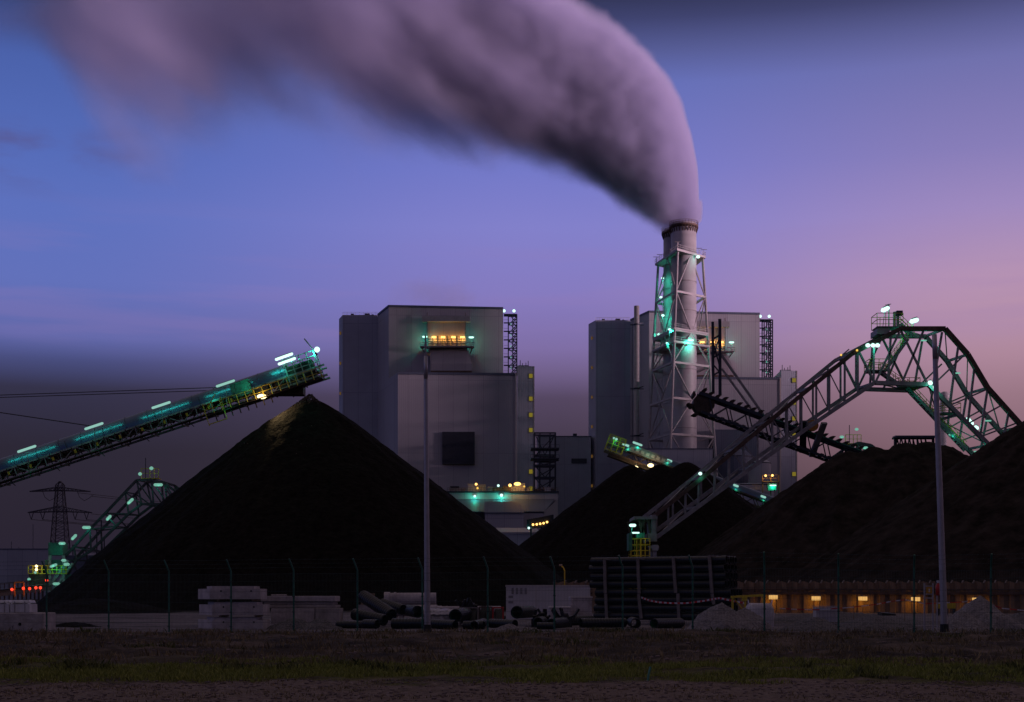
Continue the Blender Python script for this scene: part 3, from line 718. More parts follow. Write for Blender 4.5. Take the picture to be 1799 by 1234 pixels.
def coal_hall():
    Y = 436.0
    T = thing('coal_bunker_hall', 'low blue grey hall with lit roof machinery between the coal heaps', 'building', (-5, Y+10, 0))
    x0, x1 = P2(786,Y)[0], P2(980,Y)[0]; zt = zz(866,Y); zb = zz(877,Y); ze = zz(899,Y-10)
    MB().box(x0, x1, Y, Y+14, 0, zt).build('wall', 'clad', T)
    MB().box(x0-.3, x1+.3, Y-.4, Y+14.3, zt, zt+.5).build('roof_edge', 'dark_steel', T)
    xs_ = P2(956,Y-10)[0]
    MB().add([(x0,Y-.05,zb),(x1-1,Y-.05,zb),(xs_,Y-10,ze),(x0,Y-10,ze)], [(3,2,1,0)]).add([(x0,Y-.05,zb-.3),(x1-1,Y-.05,zb-.3),(xs_,Y-10,ze-.3),(x0,Y-10,ze-.3)], [(0,1,2,3)]).build('sloping_roof', 'clad_dark', T)
    MB().prism([(P2(915,Y-10)[0],Y-9.8),(xs_,Y-9.8),(xs_,Y-.3),(P2(915,Y-10)[0],Y-.3)], 0, ze-.5).build('lean_to_wall', 'clad', T)
    MB().add([(xs_,Y-9.9,0),(x1,Y-.1,0),(x1,Y-.1,zb),(xs_,Y-9.9,ze)], [(0,1,2,3)]).build('gable_wall', 'clad', T)
    # roof machinery
    for px, w_, hh, mt in ((792,14,9,'dark_steel'),(822,16,13,'clad_mid'),(838,15,12,'steel'),(858,7,8,'clad'),(884,14,9,'rust'),(895,9,9,'clad'),(903,19,14,'clad'),(922,9,7,'clad_mid'),(957,10,7,'clad_mid'),(790,28,5,'steel'),(866,20,6,'rust')):
        a, b = P2(px,Y+4)[0], P2(px+w_,Y+4)[0]; d = random.uniform(0,1.5)
        u = MB().box(a, b, Y+2+d, Y+5+d, zt+.5, zt+.5+hh*.18)
        u.box(a-.2, b+.2, Y+1.8+d, Y+5.2+d, zt+.5+hh*.18, zt+.7+hh*.18); u.build('roof_unit', mt, T)
    r = MB()
    for i in range(40): x = x0+(x1-x0)*i/39; r.tube((x,Y-.2,zt+.5), (x,Y-.2,zt+1.6), .05, n=4)
    r.bar((x0,Y-.2,zt+1.6), (x1,Y-.2,zt+1.6), .08).bar((x0,Y-.2,zt+1.05), (x1,Y-.2,zt+1.05), .06).build('roof_railing', 'rust', T)
    for px, py, r_, mt, w_, cl in ((836.5,851,.4,'amber',300,AMB),(896,853,.5,'amber',500,AMB),(909,850.5,.8,'amber',1500,AMB),(921,855,.3,'amber_soft',0,AMB),(839,858,.35,'amber_soft',100,AMB),(875.5,853.5,.4,'teal',300,TEAL),(881,870.5,.5,'teal',1100,TEAL),(834,872,.4,'teal',1000,TEAL)):
        p = W(px,py,Y-.9); lp = MB().ball(p, r_, sc=(1.4,.8,.7) if r_>.6 else (1,1,1)).build('lamp', mt, T)
        MB().tube((p.x,p.y+.9,p.z-.2),(p.x,p.y,p.z),.06,n=5).build('lamp_bracket','steel',lp)
        if w_: glow(lp, p+Vector((0,-.9,-.5)), cl, w_, .3)
    return T
coal_hall()
def low_house(label, px0, px1, py0, py1, Y, m, roofm, dpt=8):
    a, b = P2(px0,Y)[0], P2(px1,Y)[0]; ze, zr = zz(py1,Y), zz(py0,Y+dpt)
    T = thing('transfer_house', label, 'building', ((a+b)/2, Y+dpt/2, 0), 'low conveyor buildings between the heaps')
    MB().box(a, b, Y, Y+dpt, 0, ze).build('wall', m, T)
    MB().add([(a-.2,Y-.3,ze+.05),(b+.2,Y-.3,ze+.05),(b+.2-1.5,Y+dpt,zr),(a-.2,Y+dpt,zr),(a-.2,Y-.3,ze+.45),(b+.2,Y-.3,ze+.45),(b-1.3,Y+dpt,zr+.4),(a-.2,Y+dpt,zr+.4)], [(3,2,1,0),(4,5,6,7),(0,1,5,4),(1,2,6,5),(2,3,7,6),(3,0,4,7)]).build('roof', roofm, T)
    return T, a, b, ze
low_house('pale walled transfer house with a dark mono-pitch roof and green glow', 852, 920, 884, 903, 418, 'clad', 'clad_dark')
T, a, b, ze = low_house('lowest pale shed showing in the notch between the heaps', 868, 950, 930, 938, 400, 'clad_mid', 'clad')
def lamp_gallery():
    Y = 392.0; a = W(926,930,Y); b = W(972,922,Y)
    T = thing('conveyor_gallery', 'dark enclosed conveyor gallery with a row of amber lamps', 'conveyor', (a.x, Y, 0))
    MB().add([(a.x,Y,a.z),(b.x,Y,b.z),(b.x,Y,b.z+2.9),(a.x,Y,a.z+2.7),(a.x,Y+3,a.z),(b.x,Y+3,b.z),(b.x,Y+3,b.z+2.9),(a.x,Y+3,a.z+2.7)], [(0,1,2,3),(7,6,5,4),(3,2,6,7),(0,4,5,1),(0,3,7,4),(1,5,6,2)]).build('gallery', 'dark_steel', T)
    rb = MB()
    for i in range(13): t = i/12; q = a+(b-a)*t; rb.bar((q.x,Y-.15,q.z),(q.x,Y-.15,q.z+2.8),.22)
    rb.build('rib', 'dark_steel', T)
    for i in range(3): t=.15+i*.4; q=a+(b-a)*t; MB().bar((q.x,Y+1.5,0),(q.x,Y+1.5,q.z),.5).build('trestle','dark_steel',T)
    for px, py in ((936.5,922),(943,921.5),(949,920.5),(955,919.5),(961,917.5)):
        p = W(px,py,Y-.4); lp = MB().ball(p,.33).build('lamp','amber',T); glow(lp,p+Vector((0,-.5,0)),AMB,60)
    p = W(929,928,Y-.4); lp = MB().ball(p,.35).build('lamp','teal',T); glow(lp,p+Vector((0,-.5,0)),TEAL,150)
lamp_gallery()

def tank(label, px0, px1, py, Y, m, group='round tanks right of the smokestack', dome=0):
    a, b = P2(px0,Y)[0], P2(px1,Y)[0]; r = (b-a)/2; z = zz(py,Y)
    T = thing('storage_tank', label, 'tank', ((a+b)/2, Y+r, 0), group)
    MB().lathe(((a+b)/2,Y+r,0), [(r,0),(r,z),(r*.6,z+dome*.7),(.01,z+dome)], 32).build('shell', m, T, smooth=False)
    rg = MB()
    for q in (z*.35, z*.68, z-.3): rg.lathe(((a+b)/2,Y+r,q), [(r,0),(r+.12,.03),(r+.12,.3),(r,.33)], 32)
    rg.build('shell_ring', 'dark_steel', T)
    return T
tank('tall pale silo with a low cone roof behind the reclaimer leg', 1318, 1358, 812, 452, 'clad', dome=1.5)
tank('broad squat tank with dark bands under an amber lamp', 1284, 1366, 850, 425, 'clad_mid', dome=.6)
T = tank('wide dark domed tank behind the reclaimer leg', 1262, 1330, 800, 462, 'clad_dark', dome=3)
def lamp_platform():
    Y = 418.0; p = W(1356,838,Y)
    T = thing('service_platform', 'small steel platform with an amber lamp above the squat tank', 'platform', (p.x,Y,0))
    m = MB()
    a, b = P2(1340,Y)[0], P2(1368,Y)[0]; z0 = zz(846,Y); z1 = zz(835,Y)
    for x in (a,(a+b)/2,b): m.bar((x,Y,0),(x,Y,z1),.3)
    m.box(a,b,Y-.6,Y+2,z0-.2,z0).bar((a,Y,z1),(b,Y,z1),.2).bar((a,Y,(z0+z1)/2),(b,Y,(z0+z1)/2),.12); m.build('frame','rust',T)
    for px,py in ((1345,836),(1357,835.5)):
        q = W(px,py,Y-1); lp = MB().ball(q,.35).build('lamp','amber',T); glow(lp,q+Vector((0,-.6,-.3)),AMB,900)
    q = W(1358,853,Y-1); lp = MB().capsule(q-Vector((.9,0,0)),q+Vector((.9,0,0)),.18).build('lamp','teal',T); glow(lp,q+Vector((0,-.6,-.5)),TEAL,700)
    MB().box(P2(1348,Y)[0],P2(1363,Y)[0],Y-.8,Y+1,zz(862,Y),zz(850,Y)).build('cabin','teal_metal',T)
lamp_platform()
# ================================================================== COAL HEAPS
def heap(name, label, cones, m, x0, x1, y0, y1, step, slope=.755, rough=.35, rill=.35, cat='coal heap', group='coal heaps', round_=2.2, skirt=0.0):
    xs = []; v = x0
    while v <= x1: xs.append(v); v += step
    ys = []; v = y0
    while v <= y1: ys.append(v); v += step
    def hgt(x, y):
        best = -9
        for cx, cy, H in cones:
            r = math.hypot(x-cx, y-cy); a = math.atan2(y-cy, x-cx)
            rr = r + 1.0*nz3(math.cos(a)*2.2, math.sin(a)*2.2, cx*.1, 1.0)*min(1, r/12) + rill*nz3(math.cos(a)*16, math.sin(a)*16, r*.05+cx)*min(1, r/6)
            sl_ = slope if slope != .79 else .80 - .045*math.cos(a)
            hh = H + round_*sl_*.42 - sl_*math.sqrt(rr*rr + round_**2*.30)
            best = max(best, hh)
        if best <= -.8: return -1.0
        best += rough*.45*nz3(x,y,0,.22) + rough*.4*nz3(x,y,2,.9) + rough*.25*nz3(x,y,5,2.3)
        if skirt and best < skirt: best = best*.6 + .0
        return max(best, -1.0)
    mb = MB(); n = len(xs); H = {}
    for j, y in enumerate(ys):
        for i, x in enumerate(xs): mb.v.append((x, y, hgt(x, y)))
    for j in range(len(ys)-1):
        for i in range(n-1):
            q = (j*n+i, j*n+i+1, (j+1)*n+i+1, (j+1)*n+i)
            if max(mb.v[k][2] for k in q) > -.95: mb.f.append(q)
    used = sorted({k for f in mb.f for k in f}); ix = {k:i for i,k in enumerate(used)}
    mb.v = [mb.v[k] for k in used]; mb.f = [tuple(ix[k] for k in f) for f in mb.f]
    cx, cy = cones[0][0], cones[0][1]
    o = mb.build(name, m, loc=(cx, cy, 0), smooth=True)
    return tag(o, label, cat, group)
A1 = W(546, 697, 180)
heap('coal_heap', 'big pointed black coal heap with its tip lit by a floodlight', [(A1.x, 180, A1.z)], 'coal', A1.x-40, A1.x+40, 136, 224, .42, slope=.79, round_=4.0)
A2 = W(1108, 815, 268); A3 = W(1204, 811, 264); A4 = W(1158, 812, 266)
heap('coal_heap', 'middle black coal heap under the small teal lit stacker', [(A2.x,268,A2.z),(A3.x,262,A3.z),(A4.x,264,A4.z-.4)], 'coal', A2.x-42, A3.x+42, 216, 324, .7)
RA = [W(1490,790,168), W(1535,783,168), W(1590,776,167), W(1628,773,167), W(1655,780,167)]
heap('coal_heap', 'long dusty coal ridge below the bridge reclaimer', [(p.x,p.y,p.z) for p in RA]+[(RA[3].x+14,163,RA[3].z-3.0)], 'coal_brown', RA[0].x-34, RA[3].x+40, 132, 204, .4, slope=.72, rill=.8)
RB = W(1852, 712, 152)
heap('coal_heap', 'near brown coal heap cut by the right edge of the picture', [(RB.x,152,RB.z),(RB.x+16,150,RB.z+1)], 'coal_brown', RB.x-36, RB.x+52, 119.5, 190, .4, slope=.66, rill=.8)
p = W(176,1052,118); heap('coal_heap', 'very low spread of coal at the foot of the big heap', [(p.x,118,1.4)], 'coal', p.x-9, p.x+9, 109, 127, .35, slope=.2, round_=2)
# loose lumps on the lit tip
lm = MB()
for i in range(1500):
    a = random.uniform(2.2, 5.6); r = abs(random.gauss(0, 3.6))+.25; x, y = A1.x+r*math.cos(a), 180+r*math.sin(a); s = random.uniform(.04,.13)
    lm.ball((x,y,A1.z+.35-.755*r+random.uniform(-.08,.12)), s, 5, 3)
M['lumps'] = mat('coal_lumps', (.05,.042,.03), .7, var=.6, scale=3)
tag(lm.build('coal_lumps', 'lumps', loc=(A1.x,180,A1.z)), kind='stuff')

# ================================================================== STACKER BOOM on the left
def frame_of(alpha): return Vector((math.cos(alpha),0,math.sin(alpha))), Vector((0,1,0)), Vector((-math.sin(alpha),0,math.cos(alpha)))
def stacker():
    global LK
    LK=.4
    Y = 182.0; al = math.atan2(.330,1); ex, ey, ez = frame_of(al); O = W(0,833,Y)
    def L(s,y,z): return O + ex*s + ey*y + ez*z
    base = Vector((O.x-52, Y, 0))
    T = thing('coal_stacker', 'teal lit stacker boom reaching over the pointed heap', 'stacker', base)
    s0, s1 = -50.0, 40.7
    cv = MB(); n = 14; ns = 60
    for i in range(ns+1):
        s = s0+(s1-s0)*i/ns
        for k in range(n+1):
            an = math.pi*k/n; cv.v.append(tuple(L(s, 1.25*math.cos(an), .15+1.75*math.sin(an)**.8)))
    for i in range(ns):
        for k in range(n): cv.f.append((i*(n+1)+k, i*(n+1)+k+1, (i+1)*(n+1)+k+1, (i+1)*(n+1)+k))
    cv.build('belt_cover', 'cover', T, smooth=True)
    hp = MB(); s = s0
    while s < s1:
        for k in range(n): 
            a, b = math.pi*k/n, math.pi*(k+1)/n
            hp.bar(L(s,1.28*math.cos(a),.15+1.78*math.sin(a)**.8), L(s,1.28*math.cos(b),.15+1.78*math.sin(b)**.8), .06)
        s += 3.1
    hp.build('cover_hoop', 'cover', T)
    ch = MB()
    for y in (-1.3,1.3):
        for z, w_ in ((.05,.22),(-1.35,.26)): ch.bar(L(s0,y,z), L(s1+5,y,z), w_)
    ch.build('chord', 'steel', T)
    br = MB(); s = s0; i = 0
    while s < s1+3:
        for y in (-1.3,1.3):
            br.bar(L(s,y,.05), L(s,y,-1.35), .14)
            a, b = (.05,-1.35) if i%2 else (-1.35,.05); br.bar(L(s,y,a), L(s+2.1,y,b), .12)
        br.bar(L(s,-1.3,-1.35), L(s,1.3,-1.35), .14); s += 2.1; i += 1
    br.build('brace', 'steel', T)
    # idlers, walkway and handrail on the near side
    idl = MB(); s = s0+.5
    while s < s1: idl.tube(L(s,-1.5,-.45), L(s,-.3,-.7), .12, n=6).tube(L(s,.3,-.7), L(s,1.2,-.45), .12, n=6); idl.bar(L(s,-1.45,.1), L(s,-1.45,-.7), .12); s += 1.5
    each(idl, 'idler', 'brown', T, 3)
    MB().add([tuple(L(a,y,z)) for a in (s0,s1+4) for y,z in ((-1.0,-.5),(1.0,-.5))], [(0,2,3,1)]).build('belt', 'black', T)
    wk = MB().fbox(L(0,0,0), ex, ey, ez, (s0,-2.6,-1.62), (s1+4,-1.45,-1.52)); s = s0
    while s < s1+4: wk.bar(L(s,-2.6,-1.9), L(s,1.3,-1.6), .16); s += 4.2
    wk.build('walkway', 'brown', T)
    hr = MB(); s = s0
    while s < s1+4: hr.tube(L(s,-2.6,-1.6), L(s,-2.6,-.5), .035, n=4); s += 1.4
    for z in (-.5,-1.05): hr.bar(L(s0,-2.6,z), L(s1+4,-2.6,z), .05)
    hr.build('handrail', 'rust', T)
    kg = MB(); s = s0+2
    while s < 30: kg.bar(L(s,-2.0,-1.6), L(s+.5,-2.0,-2.5), .1).bar(L(s+2.1,-1.4,.2), L(s+2.1,-1.4,1.2), .05); s += 6.2
    kg.build('cable_hook', 'brown', T)
    for s in [x*3.1-48 for x in range(28)]:
        MB().fbox(L(s,-1.62,-.5), ex, ey, ez, (-.12,-.1,-.4), (.16,.1,.1)).build('junction_box', 'yellow', T)
    # lamps along the cover
    for px, py in ((-70,827),(47,789),(165,749),(283,712),(396,674)):
        a, b = W(px-15,py+5.0,Y-1.9), W(px+15,py-5.0,Y-1.9)
        q = (a+b)/2; tube_lamp(T, a, b, .17, m='teal_mid', post=q+Vector((.2,.3,-3.4)), watts=60, strip=6.5)
        glow(T, q+Vector((.6,-1.9,-3.6)), TEAL, 30)  # extra teal light without a fixture, added to brighten the lattice below
    for px, py in ((499,627),(504,635)):
        a, b = W(px-14,py+5,Y-1.9), W(px+14,py-5,Y-1.9); tube_lamp(T, a, b, .19, post=(a+b)/2+Vector((0,0,-2)), watts=90, strip=5.0)
    # head: open cage, chute, rails
    hd = MB(); hs = 40.7
    for y in (-1.7,1.7):
        for z in (-1.2,-.3,.6,1.5,2.2): hd.bar(L(hs-.2,y,z), L(hs+4.3,y,z), .1)
        for i in range(5): hd.bar(L(hs+i*1.05,y,-1.2), L(hs+i*1.05,y,2.2), .13)
    for i in (0,4):
        for z in (-1.2,2.2): hd.bar(L(hs+i*1.05,-1.7,z), L(hs+i*1.05,1.7,z), .13)
    hd.bar(L(hs+4.3,-1.7,2.2), L(hs+3.6,-1.7,4.0), .12).bar(L(hs+4.3,1.7,2.2), L(hs+3.6,1.7,4.0), .12).bar(L(hs+3.6,-1.7,4.0), L(hs+3.6,1.7,4.0), .12)
    hd.build('head_cage', 'steel', T)
    MB().fbox(L(hs,0,0), ex, ey, ez, (.2,-1.2,-1.0), (3.6,1.2,1.3)).build('head_drum_housing', 'brown', T)
    MB().tube(L(hs+2.4,-1.4,.2), L(hs+2.4,1.4,.2), 1.1, n=20).build('head_drum', 'black', T)
    MB().prism([(L(hs-2,0,0).x,Y-1.1),(L(hs+2,0,0).x,Y-1.1),(L(hs+2,0,0).x,Y+1.1),(L(hs-2,0,0).x,Y+1.1)], L(hs,0,-2.4).z, L(hs,0,-.9).z).build('chute', 'brown', T)
    dk = MB().fbox(L(29,0,0), ex, ey, ez, (0,-2.9,-1.9), (16,-1.4,-1.75))
    dk.build('deck', 'brown', T)
    yr = MB()
    for i in range(15): yr.tube(L(29+i*1.15,-2.9,-1.8), L(29+i*1.15,-2.9,-.4), .05, n=4)
    for z in (-.4,-1.1): yr.bar(L(29,-2.9,z), L(45.2,-2.9,z), .06)
    yr.bar(L(28.5,-2.6,-1.6), L(31,-2.6,.6), .09).bar(L(29,-2.8,-3.2), L(29,-2.8,-.2), .1).bar(L(31.5,-2.8,-3.0), L(31.5,-2.8,0), .1).bar(L(29,-2.8,-3.0), L(31.5,-2.8,-3), .12)
    yr.build('handrail', 'yellow', T)
    MB().fbox(L(33,-1.75,-.6), ex, ey, ez, (0,-.3,0), (2.6,.3,1.9)).build('control_cabinet', 'teal_metal', T)
    MB().fbox(L(36.2,-1.75,-1.3), ex, ey, ez, (0,-.25,0), (1.5,.3,1.0)).build('motor', 'brown', T)
    for i in range(8): MB().fbox(L(30+i*1.1,-2.1,-2.3), ex, ey, ez, (0,-.12,-.45), (.14,.1,.5)).build('stiffener', 'brown', T)
    p = W(557,614.5,Y-1.5); lp = MB().ball(p,.38).build('lamp','teal',T); glow(lp,p+Vector((-.5,-.4,-.6)),TEAL,500)
    q = L(30.3,-2.2,.2); glow(T, q, TEAL, 60); glow(T, L(35,-3.3,.5), TEAL, 70); glow(T, L(40.5,-2.6,.4), TEAL, 60)
    p = W(460,697,Y-2.6); lp = MB().ball(p,.4,sc=(1.6,.8,.8)).build('floodlight','warm',T)
    glow(lp,p+Vector((.1,-.9,.1)),WARM,180); glow(lp,p+Vector((.9,-.3,-.3)),WARM,4500,.4,spot=(Vector((A1.x-3.0,176.6,A1.z-2.6))-p,80))
    MB().bar(p+Vector((0,.3,.2)), L(31,-2,-1.6), .1).build('floodlight_bracket','steel',lp)
    MB().tube(L(hs+1,0,-2.3), Vector((L(hs+1,0,0).x,Y,A1.z+1.6)), .04, n=4).tube(L(hs+.4,0,-2.3), Vector((L(hs+.4,0,0).x,Y,A1.z+.2)), .05, n=4).build('hanging_cable', 'rust', T)
    # stay cables to the mast outside the picture
    mast_top = Vector((O.x-44, Y, 46))
    for y, dz in ((-1.2,0),(1.2,.3)):
        a = W(398,683,Y)+Vector((0,y,0)); b = W(0,697-dz*3,Y)+Vector((0,y,0)); d = (b-a)
        MB().path([a, b, a+d*2.1], .055, 6).build('stay_cable', 'pylon', T)
    a = W(168,750,Y-1.2); b = W(0,725,Y-1.2); MB().path([a, b, a+(b-a)*4.0], .07, 6).build('stay_cable', 'pylon', T)
    # machine body on rails, outside the picture
    bm = MB()
    e1 = W(398,683,Y); e1 = e1+(W(0,697,Y)-e1)*2.1; e2 = a+(b-a)*4.0
    for y in (-1.3,1.3): bm.bar((e1.x,Y+y,1.5), (e1.x,Y+y,max(e1.z,e2.z)+1), .6)
    bm.bar((e1.x,Y-1.3,e1.z), (e1.x,Y+1.3,e1.z), .5)
    bm.build('mast', 'steel', T)
    bd = MB().box(base.x-5, base.x+9, Y-4, Y+4, 1.4, 5.0)
    for x in (base.x-4, base.x+8):
        for y in (-3.6,3.6): bd.tube((x-1,Y+y,.7),(x-1,Y+y*.9,.7),.7,n=12).tube((x+1,Y+y,.7),(x+1,Y+y*.9,.7),.7,n=12)
    bd.build('undercarriage', 'steel', T)
stacker()

# ================================================================== BRIDGE RECLAIMER
def reclaimer_main():
    global LK
    LK=.065
    Y, DY, DX = 178.0, 5.2, -1.0
    def F(px,py): return W(px,py,Y)
    off = Vector((DX, DY, 0))
    foot = W(1135,1060,Y); foot.z = 0
    T = thing('bridge_reclaimer', 'steel truss bridge reclaimer arching over the coal ridge', 'reclaimer', foot)
    top = [(1148,908),(1236,838),(1352,740),(1497,622),(1582,578),(1660,578),(1700,623),(1735,682),(1796,750),(1880,850),(1975,962)]
    bot = [(1151,946),(1226,891),(1323,820),(1435,741),(1536,673),(1631,676),(1737,782),(1850,896),(1960,1006)]
    TP = [F(*p) for p in top]; BP = [F(*p) for p in bot]
    def poly(pts, w_, h_, name, m, o=Vector()):
        mb = MB()
        for a, b in zip(pts, pts[1:]): mb.bar(a+o, b+o, w_, h_, up=(0,1,0))
        return mb.build(name, m, T)
    poly(TP, .55, .75, 'top_chord', 'rust'); poly(BP, .5, .7, 'bottom_chord', 'steel')
    poly(TP, .5, .7, 'top_chord', 'steel', off); poly(BP, .5, .65, 'bottom_chord', 'steel', off)
    # a pipe rail along the upper chord
    poly([p+Vector((-.25,.6,.7)) for p in TP[:4]], .16, .16, 'cable_tray', 'steel')
    def interp(pts, x):
        for a, b in zip(pts, pts[1:]):
            if a.x <= x <= b.x: return a + (b-a)*((x-a.x)/(b.x-a.x))
        return pts[-1]
    xs_px = [1174,1204,1227,1255,1280,1306,1331,1357,1383,1408,1434,1457,1484,1507,1535]
    vb = MB(); db = MB(); prev = None
    for i, px in enumerate(xs_px):
        x = F(px,0).x; a, b = interp(TP,x), interp(BP,x)
        for o in (Vector(), off): vb.bar(a+o, b+o, .24, .24)
        if prev and i % 2 == 0:
            for o in (Vector(), off): db.bar(prev[0]+o, b+o, .13, .13)
        prev = (a, b)
    def seg(mb, p, q, w_=.26):
        a, b = F(*p), F(*q)
        for o in (Vector(), off): mb.bar(a+o, b+o, w_, w_)
    for p, q in (((1580,584),(1538,672)),((1583,582),(1629,674)),((1565,590),(1560,672)),((1655,584),(1640,672)),((1622,582),(1585,672)),((1684,605),(1668,712)),((1712,645),(1700,745)),((1735,684),(1722,765)),((1772,725),(1757,800))): seg(vb, p, q)
    each(vb, 'upright', 'steel', T)
    for p, q in (((1640,676),(1690,628)),((1670,712),(1735,684)),((1700,745),(1760,712)),((1722,768),(1790,742)),((1790,838),(1830,795)),((1838,888),(1880,850)),((1508,615),(1536,670))): seg(db, p, q, .2)
    each(db, 'diagonal', 'steel', T)
    # cross members between the two trusses
    cb = MB()
    for pts, st in ((TP,1),(BP,1)):
        for a, b in zip(pts, pts[1:]):
            n = max(1, int((b-a).length/5.2))
            for k in range(n):
                q = a+(b-a)*k/n; q2 = a+(b-a)*(k+1)/n; cb.bar(q, q+off, .3, .3)
                cb.bar(q+off*(k%2), q2+off*((k+1)%2), .14, .14)
    cb.build('cross_member', 'steel', T)
    # yellow-railed stairs inside the arch
    def stair(p, q, dy):
        a, b = F(*p)+off*.5+Vector((0,dy,0)), F(*q)+off*.5+Vector((0,dy,0))
        mb = MB()
        for e in (-.5,.5): mb.bar(a+Vector((0,e,0)), b+Vector((0,e,0)), .1, .35)
        n = int((b-a).length/.6)
        for k in range(n): s = a+(b-a)*k/n; mb.box(s.x-.18,s.x+.18,s.y-.5,s.y+.5,s.z-.03,s.z+.03)
        st = mb.build('stair', 'steel', T); r = MB()
        for e in (-.5,.5):
            for k in range(n//2+1): s = a+(b-a)*min(1,k*2/n)+Vector((0,e,0)); r.tube(s, s+Vector((0,0,1.1)), .04, n=4)
            for hh in (.55,1.1): r.bar(a+Vector((0,e,hh)), b+Vector((0,e,hh)), .06)
        r.build('handrail', 'yellow', st)
    stair((1612,590),(1572,646),.4); stair((1560,648),(1600,676),-.3); stair((1622,585),(1598,562),.2); stair((1610,676),(1716,788),.2)
    def deck(px0,px1,py,rails=1.1,dy=0.0,dep=1.4,name='platform'):
        a, b = F(px0,py)+off*.5, F(px1,py)+off*.5
        d = MB().box(a.x,b.x,a.y-dep+dy,a.y+dep+dy,a.z-.1,a.z).build(name,'steel',T); r = MB(); n = max(2,int((b.x-a.x)/1.0))
        for e in (-dep,dep):
            for k in range(n+1): x = a.x+(b.x-a.x)*k/n; r.tube((x,a.y+e+dy,a.z),(x,a.y+e+dy,a.z+rails),.045,n=4)
            for hh in (.5,1.0): r.bar((a.x,a.y+e+dy,a.z+hh*rails),(b.x,a.y+e+dy,a.z+hh*rails),.07)
        for x in (a.x,b.x):
            for hh in (.5,1.0): r.bar((x,a.y-dep+dy,a.z+hh*rails),(x,a.y+dep+dy,a.z+hh*rails),.07)
        r.build('handrail','yellow',d); return d
    D = deck(1552,1598,570,1.7)
    deck(1539,1572,647,1.4); deck(1590,1628,676,1.1); deck(1668,1700,722,1.2)
    MB().box(F(1540,0).x,F(1562,0).x,Y-.3,Y+3,F(0,588).z,F(0,578).z).build('winch_housing','steel',T)
    for px,hh,w_ in ((1588,541,.32),(1594,541,.32)):
        a = F(px,570)+off*.5; MB().bar(a,(a.x,a.y,F(0,hh).z),w_).build('beacon_post','steel',T)
    a = F(1592,545)+off*.5; MB().box(a.x-.1,a.x+.7,a.y-.4,a.y+.4,a.z-.2,a.z+.4).build('beacon','dark_steel',T)
    a = F(1578,570)+off*.5; MB().tube(a,(a.x,a.y,F(0,527).z),.08,n=6).bar((a.x-.5,a.y,F(0,529).z),(a.x+.3,a.y,F(0,527).z),.08).build('antenna','teal_metal',T)
    def tl(p,q,r,w_,post=None,dy=-.3,drop=.5):
        a, b = F(*p)+off*.5+Vector((0,dy,0)), F(*q)+off*.5+Vector((0,dy,0))
        return tube_lamp(T,a,b,r,post=None if post is None else F(*post)+off*.5+Vector((0,dy,0)),watts=w_,drop=drop)
    tl((1566,539),(1575,535),.3,520,(1566,570)); tl((1617,559),(1627,556),.3,420,(1617,586))
    for px in (1530,1539,1547): tl((px-1.5,608),(px+1.5,608),.26,320,dy=-3.0)
    tl((1638,673.5),(1640,674.5),.3,420,dy=-3.1); tl((1647,681),(1649,683),.3,420,dy=-3.1)
    tl((1714,733),(1722,742),.26,520,dy=-1); tl((1728,748),(1731,750),.26,150,dy=-1)
    for px,py in ((1236,833),): tl((px-1,py),(px+1,py),.22,200,dy=-3.1)
    for px,py,w_ in ((1640,592,350),(1700,650,300),(1755,735,260),(1690,760,260),(1735,790,200)):
        q = F(px,py)+off*.5; lp = MB().capsule(q-Vector((.35,0,0)),q+Vector((.35,0,0)),.1).build('lamp','teal_far',T); glow(lp,q+Vector((0,-.4,-.3)),TEAL,w_)
    # teal tray lights under the crown
    q = F(1600,588)+off*.5; glow(T,q,TEAL,260)
    for px,py in ((1476,625),(1504,617)): 
        q = F(px,py)+Vector((0,-.5,0)); lp = MB().ball(q,.14).build('lamp','amber_soft',T)
    # bucket boom hanging behind the left leg
    YB = Y+6.8
    def G(px,py): return W(px,py,YB)
    u0, u1 = G(1226,690), G(1545,806); l0, l1 = G(1223,713), G(1440,815)
    du = (u1-u0).normalized(); nu = Vector((du.z,0,-du.x)); nu = -nu if nu.z < 0 else nu
    LEN = (u1-u0).length
    bm = MB()
    for y in (-1.2,1.2):
        bm.bar(u0+Vector((0,y,-.2)), u1+Vector((0,y,-.2)), .3, .42); o2 = -nu*2.5
        bm.bar(u0+du*1.2+Vector((0,y,0))+o2, u0+du*LEN+Vector((0,y,0))+o2, .3, .34)
    bm.build('boom_beam','dark_steel',T); bb = MB(); k = 0; s = 1.5
    while s < LEN-2:
        for y in (-1.2,1.2): a = u0+du*s+Vector((0,y,-.5)); b = u0+du*(s+1.4)+Vector((0,y,0))-nu*2.4; bb.bar(a,b,.14); bb.bar(b,u0+du*(s+2.8)+Vector((0,y,-.5)),.14)
        s += 2.8
    each(bb, 'boom_brace','dark_steel',T)
    MB().tube(u0+du*1.2-nu*1.25+Vector((0,-1.1,0)), u0+du*1.2-nu*1.25+Vector((0,1.1,0)), 1.45, n=22).build('boom_sprocket','brown',T)
    MB().bar(u0+du*9+Vector((0,-1.5,-.1)), u1+Vector((0,-1.5,-.1)), .08,.12).build('boom_guard_rail','teal_metal',T)
    # buckets: one built, the rest are copies that share its mesh
    bk = MB(); 
    bk.add([(-.30,-1.0,0),(.18,-1.0,0),(.18,1.0,0),(-.30,1.0,0),(-.22,-1.0,.32),(.46,-1.0,.62),(.46,1.0,.62),(-.22,1.0,.32),(.06,-1.0,.52),(.06,1.0,.52)],[(3,2,1,0),(0,1,5,8,4),(2,3,7,9,6),(3,0,4,7),(1,2,6,5),(4,8,9,7)])
    B0 = None; spots = []
    s = .6
    while s < LEN-1: spots.append((u0+du*s+Vector((0,0,.05)), math.atan2(du.z,du.x), False)); s += 1.02
    s = .8
